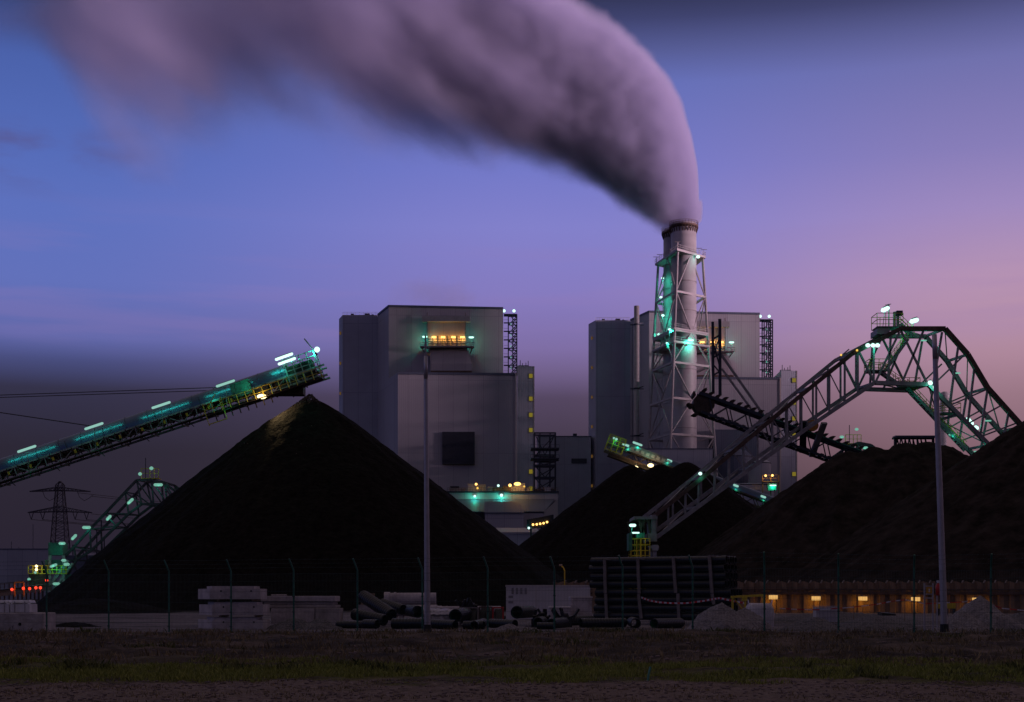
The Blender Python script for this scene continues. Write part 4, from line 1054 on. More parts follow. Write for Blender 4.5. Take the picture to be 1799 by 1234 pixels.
    while s < (l1-l0).length+3: spots.append((l0+du*s-nu*.55+Vector((0,0,.15)), math.atan2(du.z,du.x), True)); s += 1.02
    for an in (110,160,210,255): 
        c = u0+du*1.2-nu*1.25; rr = R(an)+math.atan2(du.z,du.x); spots.append((c+Vector((math.cos(rr),0,math.sin(rr)))*1.5, rr-math.pi/2, False))
    for p, a, under in spots:
        if B0 is None: B0 = bk.build('bucket','brown'); B0.parent = T; o = B0
        else: o = B0.copy(); COL.objects.link(o); o.parent = T
        o.location = p - foot; o.rotation_euler = (0, -a + (math.pi if under else 0), 0)
    # boom mast and stays
    ms = MB()
    ma, mb_ = G(1253,692), G(1265,694); ta, tb = G(1252,566), G(1264.5,561)
    ms.bar(ma,ta,.34).bar(mb_,tb,.38)
    for py in (592,625,656): ms.bar(G(1252.3,py+4),G(1264.6,py-3),.22)
    ms.bar(G(1252.3,600),G(1264.5,645),.16).bar(G(1264.6,592),G(1252.5,628),.16).bar(G(1252.5,640),G(1264.6,655),.16)
    ms.build('boom_mast','dark_steel',T)
    MB().bar(G(1266,622),G(1350,742),.30).build('boom_stay','steel',T); MB().bar(G(1268,648),G(1322,722),.26).build('boom_stay','steel',T)
    # hoist link with its sheave
    a, b = F(1466,738)+off*.6, G(1426,802); MB().bar(a,b,.8,.35).build('hoist_link','steel',T)
    MB().bar(a+Vector((-2.8,0,.2)), b+Vector((-1.2,0,.6)), .9,.4).build('hoist_link','dark_steel',T)
    a = F(1448,742)+off*.7; MB().tube(a-Vector((0,.2,0)), a+Vector((0,.2,0)), .75, n=20).build('sheave','amber_paint',T)
    # foot with head beam, cage and post
    hb = MB().box(F(1113,0).x,F(1154,0).x,Y-.8,Y+DY+.6,F(0,913).z,F(0,908).z)
    hb.box(F(1144,0).x,F(1152,0).x,Y-.6,Y+DY+.3,F(0,952).z,F(0,905).z)
    hb.build('head_beam','steel',T)
    lg = MB()
    for px,px2 in ((1122,1128),(1132,1128),(1138,1143),(1126,1131)): lg.bar(F(px,913),F(px2,938),.25); lg.bar(F(px,913)+off,F(px2,938)+off,.25)
    lg.build('leg_strut','rust',T)
    MB().box(F(1137,0).x,F(1153,0).x,Y-.9,Y+DY,F(0,952).z,F(0,938).z).build('pivot_block','steel',T)
    cg = MB(); x0,x1 = F(1107,0).x,F(1140,0).x
    for x in (x0,x0+.75,x0+1.3,(x0+x1)/2,x1-.6,x1):
        for yy in (Y-1.2,Y+1.6): cg.bar((x,yy,0),(x,yy,F(0,947).z),.11)
    for py in (947,958,968,977,986,1000,1015):
        for yy in (Y-1.2,Y+1.6): cg.bar((x0,yy,F(0,py).z),(x1,yy,F(0,py).z),.1)
    cg.build('access_cage','yellow',T)
    MB().box(F(1118,0).x,F(1131,0).x,Y-1.0,Y+1,F(0,946).z,F(0,937).z).build('control_cabinet','teal_metal',T)
    MB().box(F(1103,0).x,F(1109,0).x,Y-1.4,Y+1.5,F(0,968).z,F(0,938).z).build('control_cabinet','teal_metal',T)
    MB().box(F(1124,0).x,F(1139,0).x,Y-.7,Y+1.2,.3,F(0,962).z).build('drive_housing','brown',T)
    tl((1113,924),(1121,924),.2,240,(1113,946),dy=-3.6); tl((1117,937),(1128,937),.1,60,dy=-3.6)
    q = F(1130,950)+Vector((0,-1.8,0)); glow(T,q,(.8,.75,.2),30)
    glow(T, F(1127,940)+Vector((0,-2.0,.3)), TEAL, 70); glow(T, F(1120,975)+Vector((0,-2.4,0)), (1,.7,.25), 60)
    pl = MB().box(F(1146,0).x,F(1153,0).x,Y-.5,Y+DY+.5,0,F(0,968).z); pl.box(F(1144.5,0).x,F(1155,0).x,Y-.8,Y+DY+.8,F(0,968).z,F(0,958).z)
    pl.tube((F(1142,0).x,Y-.2,F(0,963).z),(F(1157,0).x,Y-.2,F(0,963).z),.3,n=10).build('support_post','pole',T)
    wg = MB().box(F(1098,0).x,F(1165,0).x,Y-1.4,Y-.2,.25,1.3)
    for px in (1104,1118,1145,1158): wg.tube((F(px,0).x,Y-.9,.35),(F(px,0).x,Y-.6,.35),.35,n=12)
    wg.build('bogie','steel',T)
    rf = MB().box(TP[-1].x-2,TP[-1].x+2,Y-.6,Y+DY+.6,0,BP[-1].z+.6); rf.build('support_post','steel',T)
M['amber_paint'] = mat('orange_paint', (.5,.2,.03), .5, var=.2)
reclaimer_main()

def small_reclaimer(label, pts_top, pts_bot, Y, depth, lamps, group='other reclaimers in the distance', tower=None, crown=None):
    foot = W(pts_top[0][0], 1050, Y); foot.z = 0
    T = thing('bridge_reclaimer', label, 'reclaimer', foot, group)
    off = Vector((1.0, depth, 0)); TP = [W(*p,Y) for p in pts_top]; BP = [W(*p,Y) for p in pts_bot]
    for nm, pts in (('top_chord',TP),('bottom_chord',BP)):
        for o in (Vector(), off):
            mb = MB()
            for a, b in zip(pts, pts[1:]): mb.bar(a+o, b+o, .65)
            mb.build(nm, 'pylon', T)
    br = MB()
    for i in range(max(len(TP),len(BP))):
        a, b = TP[min(i,len(TP)-1)], BP[min(i,len(BP)-1)]
        for o in (Vector(), off):
            br.bar(a+o, b+o, .42)
            if i+1 < len(BP): br.bar(a+o, BP[i+1]+o, .36)
        br.bar(a, a+off, .3); br.bar(b, b+off, .3)
    br.build('brace', 'pylon', T)
    for (px,py,w_,ang,watt) in lamps:
        q = W(px,py,Y-1); d = Vector((math.cos(ang),0,math.sin(ang)))*(w_/2*Y/FPX); r = .42 if w_ > 2 else .5
        lp = MB().capsule(q-d, q+d, r).build('lamp','teal_far',T); glow(lp,q+Vector((0,-1,-.8)),TEAL,watt)
    if crown:
        px, py = crown; a = W(px,py,Y); c = MB().box(a.x-2.2,a.x+2.6,Y,Y+3,a.z-.2,a.z)
        for i in range(5):
            c.tube((a.x-2.2+i*1.2,Y,a.z),(a.x-2.2+i*1.2,Y,a.z+2.6),.1,n=4)
        c.bar((a.x-2.2,Y,a.z+2.6),(a.x+2.6,Y,a.z+2.6),.16).bar((a.x-2.2,Y,a.z+1.3),(a.x+2.6,Y,a.z+1.3),.12)
        c.build('railed_platform','yellow',T); MB().tube((a.x-1,Y,a.z),(a.x-1,Y,a.z+5.6),.12,n=5).build('antenna','dark_steel',T)
    return T, foot
LK=.12
T, foot = small_reclaimer('distant reclaimer with teal lamps rising from the foot of the pylon',
    [(108,985),(130,961),(158,930),(185,902),(220,865),(240,844),(266,843),(290,850),(320,872)], [(118,1012),(134,984),(160,968),(204,925),(226,903),(249,886),(270,886),(294,886),(330,915)], 380, 7,
    [(229,881,10,.75,500),(191,910,8,.8,500),(152,927,11,0,500),(130,944,9,.8,300),(278,852,12,0,700),(246,833,1.5,0,60),(266,823,2,0,60)], crown=(262,840))
# its cabins at the foot
for (px0,px1,py0,py1,m_,nm) in ((88,113,954,976,'teal_metal','cabin'),(82,112,984,1004,'teal_metal','cabin'),(54,84,1008,1030,'rust','cabin'),(112,134,1010,1028,'teal_metal','cabin'),(98,112,1022,1040,'steel','undercarriage'),(60,78,994,1008,'rust','cabin')):
    MB().box(W(px0,0,380).x,W(px1,0,380).x,378.5,383,W(0,py1,380).z,W(0,py0,380).z).build(nm,m_,T)
MB().bar(W(120,985,378),W(86,1032,378),.8).bar(W(128,990,378),W(92,1040,378),.6).bar(W(88,976,378),W(88,1040,378),.7).bar(W(112,976,378),W(112,1040,378),.7).build('leg_frame','steel',T)
yf = MB()
for px in (50,58,66,74,84,92,100,108,116): yf.bar(W(px,1008,377.6),W(px,994,377.6),.22)
for py in (994,1001,1008): yf.bar(W(50,py,377.6),W(118,py,377.6),.2)
yf.build('handrail','yellow',T)
for px,py,w_,watt,mt,cl in ((109,955,8,900,'teal_far',TEAL),(94,994,9,1800,'teal_far',TEAL),(112,985,5,300,'teal_far',TEAL),(117,992,7,300,'teal_far',TEAL),(99,1026,9,700,'teal_far',TEAL),(51,1018,2,700,'teal_far',TEAL),(64,995,1,700,'warm',WARM),(64,1001,1,300,'warm',WARM),(62,1006,1,300,'teal_far',TEAL),(123,1020,3,500,'teal_far',TEAL)):
    q = W(px,py,376.6); d = Vector((w_/2*.158,0,.25 if px==94 else 0)); lp = MB().capsule(q-d,q+d,.4).build('lamp',mt,T); glow(lp,q+Vector((0,-.8,-.3)),cl,watt*.5)
small_reclaimer('top of a far reclaimer showing just over the coal ridge', [(1468,800),(1488,785),(1508,778),(1530,782),(1548,795)], [(1468,812),(1488,806),(1508,803),(1530,806),(1548,815)], 420, 6, [(1479,768,4,0,300),(1505,754.5,3,0,120),(1520,787,6,0,700),(1497,788,3,0,400)], crown=(1498,779))
T = thing('conveyor_truss', 'flat dark truss bridge peeking over the coal ridge', 'conveyor', (W(1610,0,300).x,300,0))
mb = MB(); 
for y in (300,303):
    mb.bar(W(1574,768,300)+Vector((0,y-300,0)),W(1645,768,300)+Vector((0,y-300,0)),.4)
    mb.bar(W(1574,796,300)+Vector((0,y-300,0)),W(1645,796,300)+Vector((0,y-300,0)),.4)
    for i in range(4):
        a, b = 1578+i*17, 1583+i*14; mb.bar(W(a,796,300)+Vector((0,y-300,0)),W(b,769,300)+Vector((0,y-300,0)),.25).bar(W(b,769,300)+Vector((0,y-300,0)),W(b+7,796,300)+Vector((0,y-300,0)),.25)
for px in (1576,1643): mb.bar((W(px,0,300).x,301.5,0),W(px,768,300)+Vector((0,1.5,0)),.5)
mb.build('truss','dark_steel',T)
MB().box(W(1574,0,300).x,W(1645,0,300).x,300.3,302.7,W(0,767,300).z,W(0,765,300).z).build('roof','steel',T)

def wind_column():
    Y = 620.0; x = W(1657,0,Y).x; z = W(0,697,Y).z
    T = thing('water_tower', 'pale slim column with a round head far behind the reclaimer', 'tower', (x,Y,0))
    MB().tube((x,Y,0),(x,Y,z),2.0,1.3,n=16).build('shaft','flue',T,smooth=True); MB().ball((x+.6,Y,z),2.3,14,9,(1.15,1,1)).build('round_head','flue',T,smooth=True)
wind_column()

# small stacker over the middle heap
def small_stacker():
    global LK
    LK=.06
    Y = 288.0; a, b = W(1066,780,Y), W(1352,885,Y)
    d = (b-a).normalized(); n = Vector((-d.z,0,d.x)); 
    T = thing('coal_stacker', 'small teal lit stacker boom sloping down behind the middle heap', 'stacker', (b.x+14, Y, 0))
    end = a + d*((b-a).length+22)
    def L(s,y,z): return a+d*s+Vector((0,y,0))+n*z
    LEN = (end-a).length
    cv = MB(); k_ = 10
    for i in range(41):
        s = 7+(LEN-7)*i/40
        for k in range(k_+1): an = math.pi*k/k_; cv.v.append(tuple(L(s,1.2*math.cos(an),.1+1.5*math.sin(an))))
    for i in range(40):
        for k in range(k_): cv.f.append((i*11+k,(i+1)*11+k,(i+1)*11+k+1,i*11+k+1))
    cv.build('belt_cover','cover',T,smooth=True)
    f = MB()
    for y in (-1.3,1.3):
        for z in (0,-1.6): f.bar(L(0,y,z),L(LEN,y,z),.3)
        s = 0
        while s < LEN: f.bar(L(s,y,0),L(s+1.5,y,-1.6),.16).bar(L(s+1.5,y,-1.6),L(s+3,y,0),.16); s += 3
    f.build('frame','rust',T)
    hd = MB()
    for y in (-1.4,1.4):
        for s in (0,1.2,2.4,3.6): hd.bar(L(s,y,-1.2),L(s,y,2.0),.16)
        for z in (-1.2,.2,1.1,2.0): hd.bar(L(0,y,z),L(3.6,y,z),.14)
    hd.build('head_cage','yellow',T)
    MB().fbox(L(4.5,0,0),d,Vector((0,1,0)),n,(0,-1.5,.0),(8.5,1.5,1.5)).build('drive_housing','steel',T)
    sl_ = MB()
    for i in range(8): sl_.fbox(L(5+i*1.15,-1.55,0),d,Vector((0,1,0)),n,(0,-.08,.35),(.7,.0,1.0))
    sl_.build('window_strip','trim',T)
    MB().fbox(L(1,0,0),d,Vector((0,1,0)),n,(0,-1.3,-2.4),(11,1.3,-1.5)).build('chute','brown',T)
    for px,py,w_,watt in ((1081,771,6,500),(1102,783,15,700),(1120,780,15,700),(1172,808,16,700),(1293,853.5,7,500),(1341,873,7,500)):
        q = W(px,py,Y-1.2); e = d*(w_/2*Y/FPX); tube_lamp(T,q-e,q+e,.24,m='teal_mid',post=q+Vector((0,.2,-1.6)),watts=watt,drop=.8)
    for px,py,watt in ((1116,822,1800),(1143,818,1800)):
        q = W(px,py,Y-2.2); lp = MB().ball(q,.5,sc=(1.3,.8,.8)).build('floodlight','warm',T); glow(lp,q+Vector((0,-1,0)),WARM,watt); MB().bar(q,q+Vector((.4,1.0,1.2)),.12).build('floodlight_bracket','steel',lp)
    glow(T,W(1100,812,Y-3),WARM,350); glow(T,L(9,-3,.4),TEAL,350); glow(T,L(1.5,-2.6,.6),TEAL,250)
    MB().bar((end.x,Y-1.5,0),(end.x,Y-1.5,end.z),.8).bar((end.x,Y+1.5,0),(end.x,Y+1.5,end.z),.8).box(end.x-4,end.x+4,Y-3,Y+3,.3,2).build('undercarriage','steel',T)
small_stacker()

LK=.3
LK=.12
# ================================================================== FAR LEFT
def pylon():
    Y = 600.0
    T = thing('power_pylon', 'two armed lattice power pylon on the far left', 'pylon', (W(105,0,Y).x, Y, 0))
    sec = [(1052,17.0),(985,14.5),(930,11),(900,9),(863,6),(853,6),(846,1)]
    m = MB(); b = MB()
    def cor(py, w_): c = W(105.5,py,Y); h_ = w_*Y/FPX; return [Vector((c.x+sx*h_, Y+sy*h_, max(0,c.z))) for sx,sy in ((-1,-1),(1,-1),(1,1),(-1,1))]
    lv = []
    for (p0,w0),(p1,w1) in zip(sec,sec[1:]):
        n = max(1,int(round(abs(p0-p1)/11)))
        for k in range(n): t = k/n; lv.append(cor(p0+(p1-p0)*t, w0+(w1-w0)*t))
    lv.append(cor(*sec[-1]))
    for A, B_ in zip(lv, lv[1:]):
        for k in range(4):
            m.bar(A[k],B_[k],.38); b.bar(A[k],B_[(k+1)%4],.15).bar(A[(k+1)%4],B_[k],.15); b.bar(A[k],A[(k+1)%4],.12)
    m.build('tower_leg','pylon',T); b.build('brace','pylon',T)
    for py, h_, half, lo in ((862,6,53,0),(899,9,56,0)):
        a = MB(); c = W(105.5,py,Y)
        for sd in (-1,1):
            tip = W(105.5+sd*half,py+2,Y); 
            for y in (-2.2,2.2):
                a.bar(c+Vector((0,y,0)),tip+Vector((0,y*.2,0)),.32).bar(c+Vector((0,y,h_*.25)),tip+Vector((0,y*.2,.1)),.28)
                for k in range(7):
                    t0,t1=k/7,(k+.5)/7; p0=c+(tip-c)*t0+Vector((0,y*(1-.8*t0),0)); p1=c+(tip-c)*t1+Vector((0,y*(1-.8*t1),h_*.25*(1-t1)))
                    p2=c+(tip-c)*((k+1)/7)+Vector((0,y*(1-.8*(k+1)/7),0)); a.bar(p0,p1,.16).bar(p1,p2,.16)
        a.build('crossarm','pylon',T)
    ins = MB()
    for px in (55,75,132,152):
        for e in (-4,4): ins.bar(W(px+e,900,Y),W(px,913,Y),.28)
    for px in (75,136): ins.path([W(px,864,Y),W(px+4,874,Y),W(px+12,880,Y),W(px+20,876,Y),W(px+28,869,Y)],.12,4)
    ins.build('insulator','pylon',T)
    for i,(px,py) in enumerate(((160,872),(160,903),(152,913),(132,913),(136,866),(56,913),(75,913))):
        pts=[]; a=W(px,py,Y); e=a+Vector((330,260,-2))
        for k in range(17): t=k/16; pts.append(a+(e-a)*t+Vector((0,0,-26*t*(1-t))))
        MB().path(pts,.11,4).build('power_line','pylon',T)
pylon()
T, xa, xb, z = annex('storage_hall', 'wide pale green grey hall on the far left below the pylon', -190, 112, 966, 470, 60, 'clad_mid')
r = MB()
for px, h_ in ((20,3),(58,9),(33,1)): r.tube((W(px,0,475).x,475,z),(W(px,0,475).x,475,z+h_),.1,n=4)
r.build('antenna','dark_steel',T)
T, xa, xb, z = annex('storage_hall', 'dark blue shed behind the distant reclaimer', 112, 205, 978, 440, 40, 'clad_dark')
r = MB()
for px, h_ in ((128,4),(146,3),(170,9),(178,12),(183,6)): r.tube((W(px,0,445).x,445,z),(W(px,0,445).x,445,z+h_),.22,n=5)
r.build('antenna','dark_steel',T)
def long_conveyor():
    Y0, Y1 = 300.0, 372.0; a, b = W(-120,1056,Y0), W(82,1030,Y1); a.z = max(a.z,.6)
    T = thing('ground_conveyor', 'long low belt conveyor with red signal lamps at the left edge', 'conveyor', ((a.x+b.x)/2,(Y0+Y1)/2,0))
    d = (b-a).normalized(); s = d.cross(Vector((0,0,1))).normalized(); LEN=(b-a).length
    f = MB()
    for e in (-1.2,1.2):
        f.bar(a+s*e,b+s*e,.3,.5); f.bar(a+s*e+Vector((0,0,1.9)),b+s*e+Vector((0,0,1.9)),.12)
        k=0
        while k<LEN: f.bar(a+d*k+s*e,a+d*k+s*e+Vector((0,0,1.9)),.12); f.bar((a+d*k+s*e).xy.to_3d(),a+d*k+s*e,.2); k+=3
    f.build('frame','rust',T); MB().bar(a+Vector((0,0,.5)),b+Vector((0,0,.5)),2.0,.15).build('belt','black',T)
    MB().bar(a+s*1.3+Vector((0,0,-.6)),b+s*1.3+Vector((0,0,-.6)),.2,.9).build('skirt_plate','timber',T)
    for px,py in ((21,1036),(41,1034),(52,1034.5),(63,1033),(71,1033),(82,1020)):
        q=W(px,py,330); lp=MB().ball(q,.36).build('signal_lamp','redlamp',T); MB().tube((q.x,q.y,q.z-1.5),q,.08,n=5).build('lamp_post','steel',lp); glow(lp,q+Vector((0,-.6,0)),(1,.04,.02),260)
    q=W(34,1027,330); fr=MB()
    for x in (q.x-1.1,q.x+1.1): fr.bar((x,330,1.2),(x,330,q.z+.5),.25)
    fr.bar((q.x-1.1,330,q.z+.5),(q.x+1.1,330,q.z+.5),.3).build('guard_hoop','yellow',T); glow(T,(q.x,328,q.z+1),AMB,40)
long_conveyor()

LK=.3
# ================================================================== RETAINING WALL with lamps
def wall_():
    Y = 116.0
    def mk(name,label,px0,px1,lamps,group,Yw=Y):
        x0,x1 = W(px0,0,Yw).x, W(px1,0,Yw).x; zt = W(0,1023,Yw).z
        T = thing(name,label,'wall',((x0+x1)/2,Yw,0),group)
        m = MB(); x = x0; i = 0; z0=-.2
        P=[]
        while x < x1:
            P += [(x,Yw),(x+.36,Yw),(x+.46,Yw-.22),(x+.82,Yw-.22),(x+.92,Yw)]; x += .92
        for j,(px,py) in enumerate(P):
            m.v += [(px,py,z0),(px,py,zt+(.06 if int(px/.46)%2 else -.06))]
            if j: m.f.append((2*j-2,2*j,2*j+1,2*j-1))
        m.build('sheet_piling','sheet_wall',T)
        c = MB(); x=x0
        while x < x1: c.bar((x,Yw-.3,zt-.1),(x+.18,Yw-.15,zt+.14),.1); x += .92
        c.build('capping','timber',T)
        MB().bar((x0,Yw-.42,zt-.95),(x1,Yw-.42,zt-.95),.25,.22).bar((x0,Yw-.36,zt-.62),(x1,Yw-.36,zt-.62),.08,.08).build('pipe_rail','rust',T)
        for px,py in lamps:
            q=W(px,py,Yw-.75); lp=MB().box(q.x-.36,q.x+.36,q.y-.1,q.y+.1,q.z-.17,q.z+.17).build('lamp','wall_lamp',T)
            MB().bar(q+Vector((0,.1,.22)),(q.x,Yw-.2,q.z+.3),.1).box(q.x-.4,q.x+.4,q.y-.12,q.y+.14,q.z+.18,q.z+.24).build('lamp_hood','steel',lp); glow(lp,q+Vector((0,-.12,-.28)),(1,.42,.015),60,.2)
        return T
    mk('retaining_wall','long amber lit sheet pile wall in front of the coal ridge',1288,1960,((1358.5,1049.5),(1433.5,1051.5),(1516,1052),(1608.5,1053),(1716,1054)),'sheet pile walls')
    mk('retaining_wall','short far stretch of sheet pile wall left of the pipe stack',972,1040,(),'sheet pile walls',Yw=118.0)
wall_()
def yellow_post():
    Y=114.0; a=W(992,1024,Y); b=W(990.5,1003,Y)
    T=thing('swan_neck_post','small yellow lit post with a bent head beyond the white cabin','lamp post',(a.x,Y,0.1))
    m=MB().path([(a.x,Y,.1),(a.x,Y,b.z),(a.x-.1,Y,b.z+.25),(a.x-.3,Y,b.z+.45)],.05,8); m.build('post','yellow',T)
    MB().box(a.x-.45,a.x-.2,Y-.1,Y+.1,b.z+.4,b.z+.55).build('lamp_head','steel',T); MB().box(a.x-.1,a.x+.1,Y-.1,Y+.1,.1,1.9).build('cabinet','yellow',T); glow(T,(a.x-.4,Y-1.0,b.z),AMB,9)
yellow_post()

# ================================================================== YARD
def slab_stack():
    gp='concrete slabs in the left stacks'
    def culvert(label,px0,px1,py0,py1,Y,side,lip=True):
        x0,x1=W(px0,0,Y).x,W(px1,0,Y).x; z0,z1=W(0,py1,Y).z,W(0,py0,Y).z
        T=thing('concrete_slab',label,'concrete slab',((x0+x1)/2,Y+1,z0),gp)
        xl=W(side,0,Y+2.0).x
        m=MB().prism([(x0,Y),(x1,Y),(x1-.05,Y+2.0),(xl,Y+2.0)],z0,z1-.12 if lip else z1); m.build('block','concrete',T)
        if lip: MB().prism([(x0+.05,Y+.15),(x1-.3,Y+.15),(x1-.35,Y+1.8),(xl+.45,Y+1.8)],z1-.12,z1+.0).build('raised_lip','concrete',T)
        hl=MB()
        for t in (.22,.82): hl.tube((x0+(x1-x0)*t,Y-.004,z0+(z1-z0)*.62),(x0+(x1-x0)*t,Y+.05,z0+(z1-z0)*.62),.045,n=10)
        hl.build('lifting_hole','black',T)
        for t in (.15,.85): 
            x=x0+(x1-x0)*t; MB().box(x-.06,x+.06,Y+.1,Y+1.7,z0-.085,z0-.005).build('bearer','wood',T)
        return T
    culvert('top concrete slab of the stack of three',369,457,1030,1053,62,348)
    culvert('middle concrete slab of the stack of three',373,462,1058,1081,62,350)
    culvert('bottom concrete slab of the stack of three',373,462,1085,1107,62,348)
    def blk(label,px0,px1,py0,py1,Y,dep,m='concrete',skew=0):
        x0,x1=W(px0,0,Y).x,W(px1,0,Y).x; z0,z1=W(0,py1,Y).z,W(0,py0,Y).z
        o=MB().prism([(x0,Y),(x1,Y+skew),(x1,Y+dep+skew),(x0,Y+dep)],z0,z1).build('concrete_block',m,loc=((x0+x1)/2,Y+dep/2,z0))
        bv=o.modifiers.new('edge','BEVEL'); bv.width=.025; bv.segments=2
        return tag(o,label,'concrete block',gp)
    blk('longest thin concrete slab on top of the second stack',458,589,1047.5,1057,65,1.8)
    blk('dark thin slab second from the top of the second stack',463,585,1057.5,1063,65.1,1.7,'concrete_dark')
    blk('thin slab third from the top of the second stack',468,590,1063.5,1068.5,65,1.8,'concrete_dark')
    blk('lower left block under the thin slabs of the second stack',476,553,1069,1097,65,1.6)
    blk('lower right block under the thin slabs, tallest of its stack',553.8,596,1069,1106,64.6,1.6,'concrete_dark')
    blk('small concrete offcut lying on top of the second stack',476,500,1044.5,1047.2,65.4,.7,'concrete_dark')
    # left block with bags on it
    o=MB().prism([(W(-40,0,58).x,58),(W(76,0,58).x,58),(W(76,0,58).x,59.6),(W(-40,0,58).x,59.6)],-.05,W(0,1077,58).z).build('concrete_block','concrete',loc=(W(20,0,58).x,58.8,0))
    tag(o,'big concrete block at the left edge carrying wrapped bags','concrete block',gp); bv=o.modifiers.new('edge','BEVEL'); bv.width=.03
    MB().tube((W(34.5,1097,57.97).x,57.985,W(0,1097,58).z),(W(34.5,1097,58).x,58.1,W(0,1097,58).z),.07,n=12).build('lifting_hole','black',o)
slab_stack()
def bags():
    Y=58.4; z0=W(0,1077,58).z+.01
    for i,(px0,px1,lab) in enumerate(((-18,16,'left wrapped white bale half out of the picture'),(16.5,52,'right wrapped white bale on the big concrete block'))):
        x0,x1=W(px0,0,Y).x,W(px1,0,Y).x; m=MB(); nx_,ny_=12,10; H=.50
        def pt(u,v): 
            e=(1-abs(2*u-1)**6)*(1-abs(2*v-1)**6); return (x0+(x1-x0)*u, Y+.02+1.0*v, z0+.02+H*min(1,e*2.2)**.35+.03*nz3(u*5+i*7,v*5,0,1))
        for a in range(nx_+1):
            for b in range(ny_+1): m.v.append(pt(.02+.96*a/nx_,.02+.96*b/ny_))
        for a in range(nx_):
            for b in range(ny_): m.f.append((a*(ny_+1)+b,(a+1)*(ny_+1)+b,(a+1)*(ny_+1)+b+1,a*(ny_+1)+b+1))
        m.box(x0+.02,x1-.02,Y+.04,Y+1.0,z0,z0+H*.72)
        o=m.build('wrapped_bale','white',loc=((x0+x1)/2,Y+.5,z0)); tag(o,lab,'bale','wrapped bales on the concrete block')
        st=MB()
        for t in (.25,.75): x=x0+(x1-x0)*t; st.box(x-.02,x+.02,Y+.025,Y+.035,z0,z0+H*.95)
        st.build('band','steel',o)
bags()

def gravel_mound(label,px,py,wpx,Y,dpt,seed,m='gravel'):
    c=W(px,py,Y); hw=wpx/2/FPX*Y; zb=gz(c.x,Y)-.12; H=c.z-zb; mb=MB(); n=int(min(46,max(16,hw*16)))
    for j in range(n+1):
        for i in range(n+1):
            u,v=2*i/n-1,2*j/n-1; r=math.sqrt(u*u+v*v); x=c.x+u*hw; y=Y+v*dpt
            k=max(0,1-r*(1+.25*nz3(u*2+seed,v*2,0,1))); zz_=zb+H*(k**.85)*1.05+(.10*nz3(x,y,seed,2.2)+.06*nz3(x,y,seed,6)+.03*nz3(x,y,seed,16))*min(1,k*4)
            mb.v.append((x,y,zz_))
    for j in range(n):
        for i in range(n): mb.f.append((j*(n+1)+i,j*(n+1)+i+1,(j+1)*(n+1)+i+1,(j+1)*(n+1)+i))
    o=mb.build('gravel_mound',m,loc=(c.x,Y,zb),smooth=True); return tag(o,label,'gravel mound','gravel mounds in the yard')
M['gravel_light']=mat('pale_gravel',(.20,.18,.19),.95,var=.5,scale=7,bump=1.0,bscale=12)
gravel_mound('left small dark mound in front of the second slab stack',515,1086,100,62.6,1.0,1)
gravel_mound('right small dark mound in front of the second slab stack',560,1087,90,62.3,1.0,4)
gravel_mound('tallest gravel mound in front of the pipe stack end',1268,1060,150,60,2.0,2,'gravel_light')
gravel_mound('gravel mound against the white bulk bag',1308,1069,120,60.5,1.6,7,'gravel_light')
gravel_mound('steep gravel mound right of the second lamp pole',1722,1049,150,60,2.2,9,'gravel_light')
gravel_mound('flat topped gravel mound hugging the second lamp pole',1690,1073,110,58,1.6,13,'gravel_light')
gravel_mound('low wide gravel mound behind the fence near the sign',1535,1082,190,60,2.6,5)
gravel_mound('low gravel mound below the small water cubes',1428,1083,130,58.5,1.8,6)
gravel_mound('dark low spoil mound behind the leftmost fence posts',128,1094,130,66,2.2,11,'coal')
gravel_mound('longest low spoil mound along the foot of the far wall',1470,1075,420,74,3.2,15)
gravel_mound('low mound at the right edge beyond the steep gravel',1800,1077,170,63,2.5,17)
gravel_mound('thin pebble ridge in front of the scattered pipes',900,1097,120,60,.8,21,'gravel_light')

def white_cabins():
    Y=88
    gp='white cabins behind the scattered pipes'
    for lab,px0,px1,py0,py1,Yc in (('long white cabin behind the scattered pipes',889,1037,1029,1090,88),('small grey cabin standing in front of the long white one',1003,1040,1049,1092,84),('low pale cabin box between the long one and the grey one',966,1003,1067,1092,82)):
        x0,x1=W(px0,0,Yc).x,W(px1,0,Yc).x; zt=W(0,py0,Yc).z
        T=thing('site_cabin',lab,'cabin',((x0+x1)/2,Yc+1,.1),gp)
        MB().box(x0,x1,Yc,Yc+2.4,.1,zt-.06).build('wall','container' if px0<950 else 'concrete',T)
        MB().box(x0-.04,x1+.04,Yc-.04,Yc+2.44,zt-.06,zt+.03).build('roof','trim',T)
        if px0<900:
            v=MB()
            for i in range(4): v.box(x0+.35+i*.28,x0+.5+i*.28,Yc-.03,Yc-.005,zt-.55,zt-.15)
            v.build('vent','steel',T); s=MB().box(x0+.15,x0+.45,Yc-.02,Yc-.004,zt-.8,zt-.65); s.box(x0+.15,x0+.45,Yc-.02,Yc-.004,zt-1.15,zt-1.0); s.build('label_plate','steel',T)
            MB().box(x0+1.9,x0+1.95,Yc-.03,Yc-.004,.3,zt-.1).build('seam_strip','trim',T)
white_cabins()

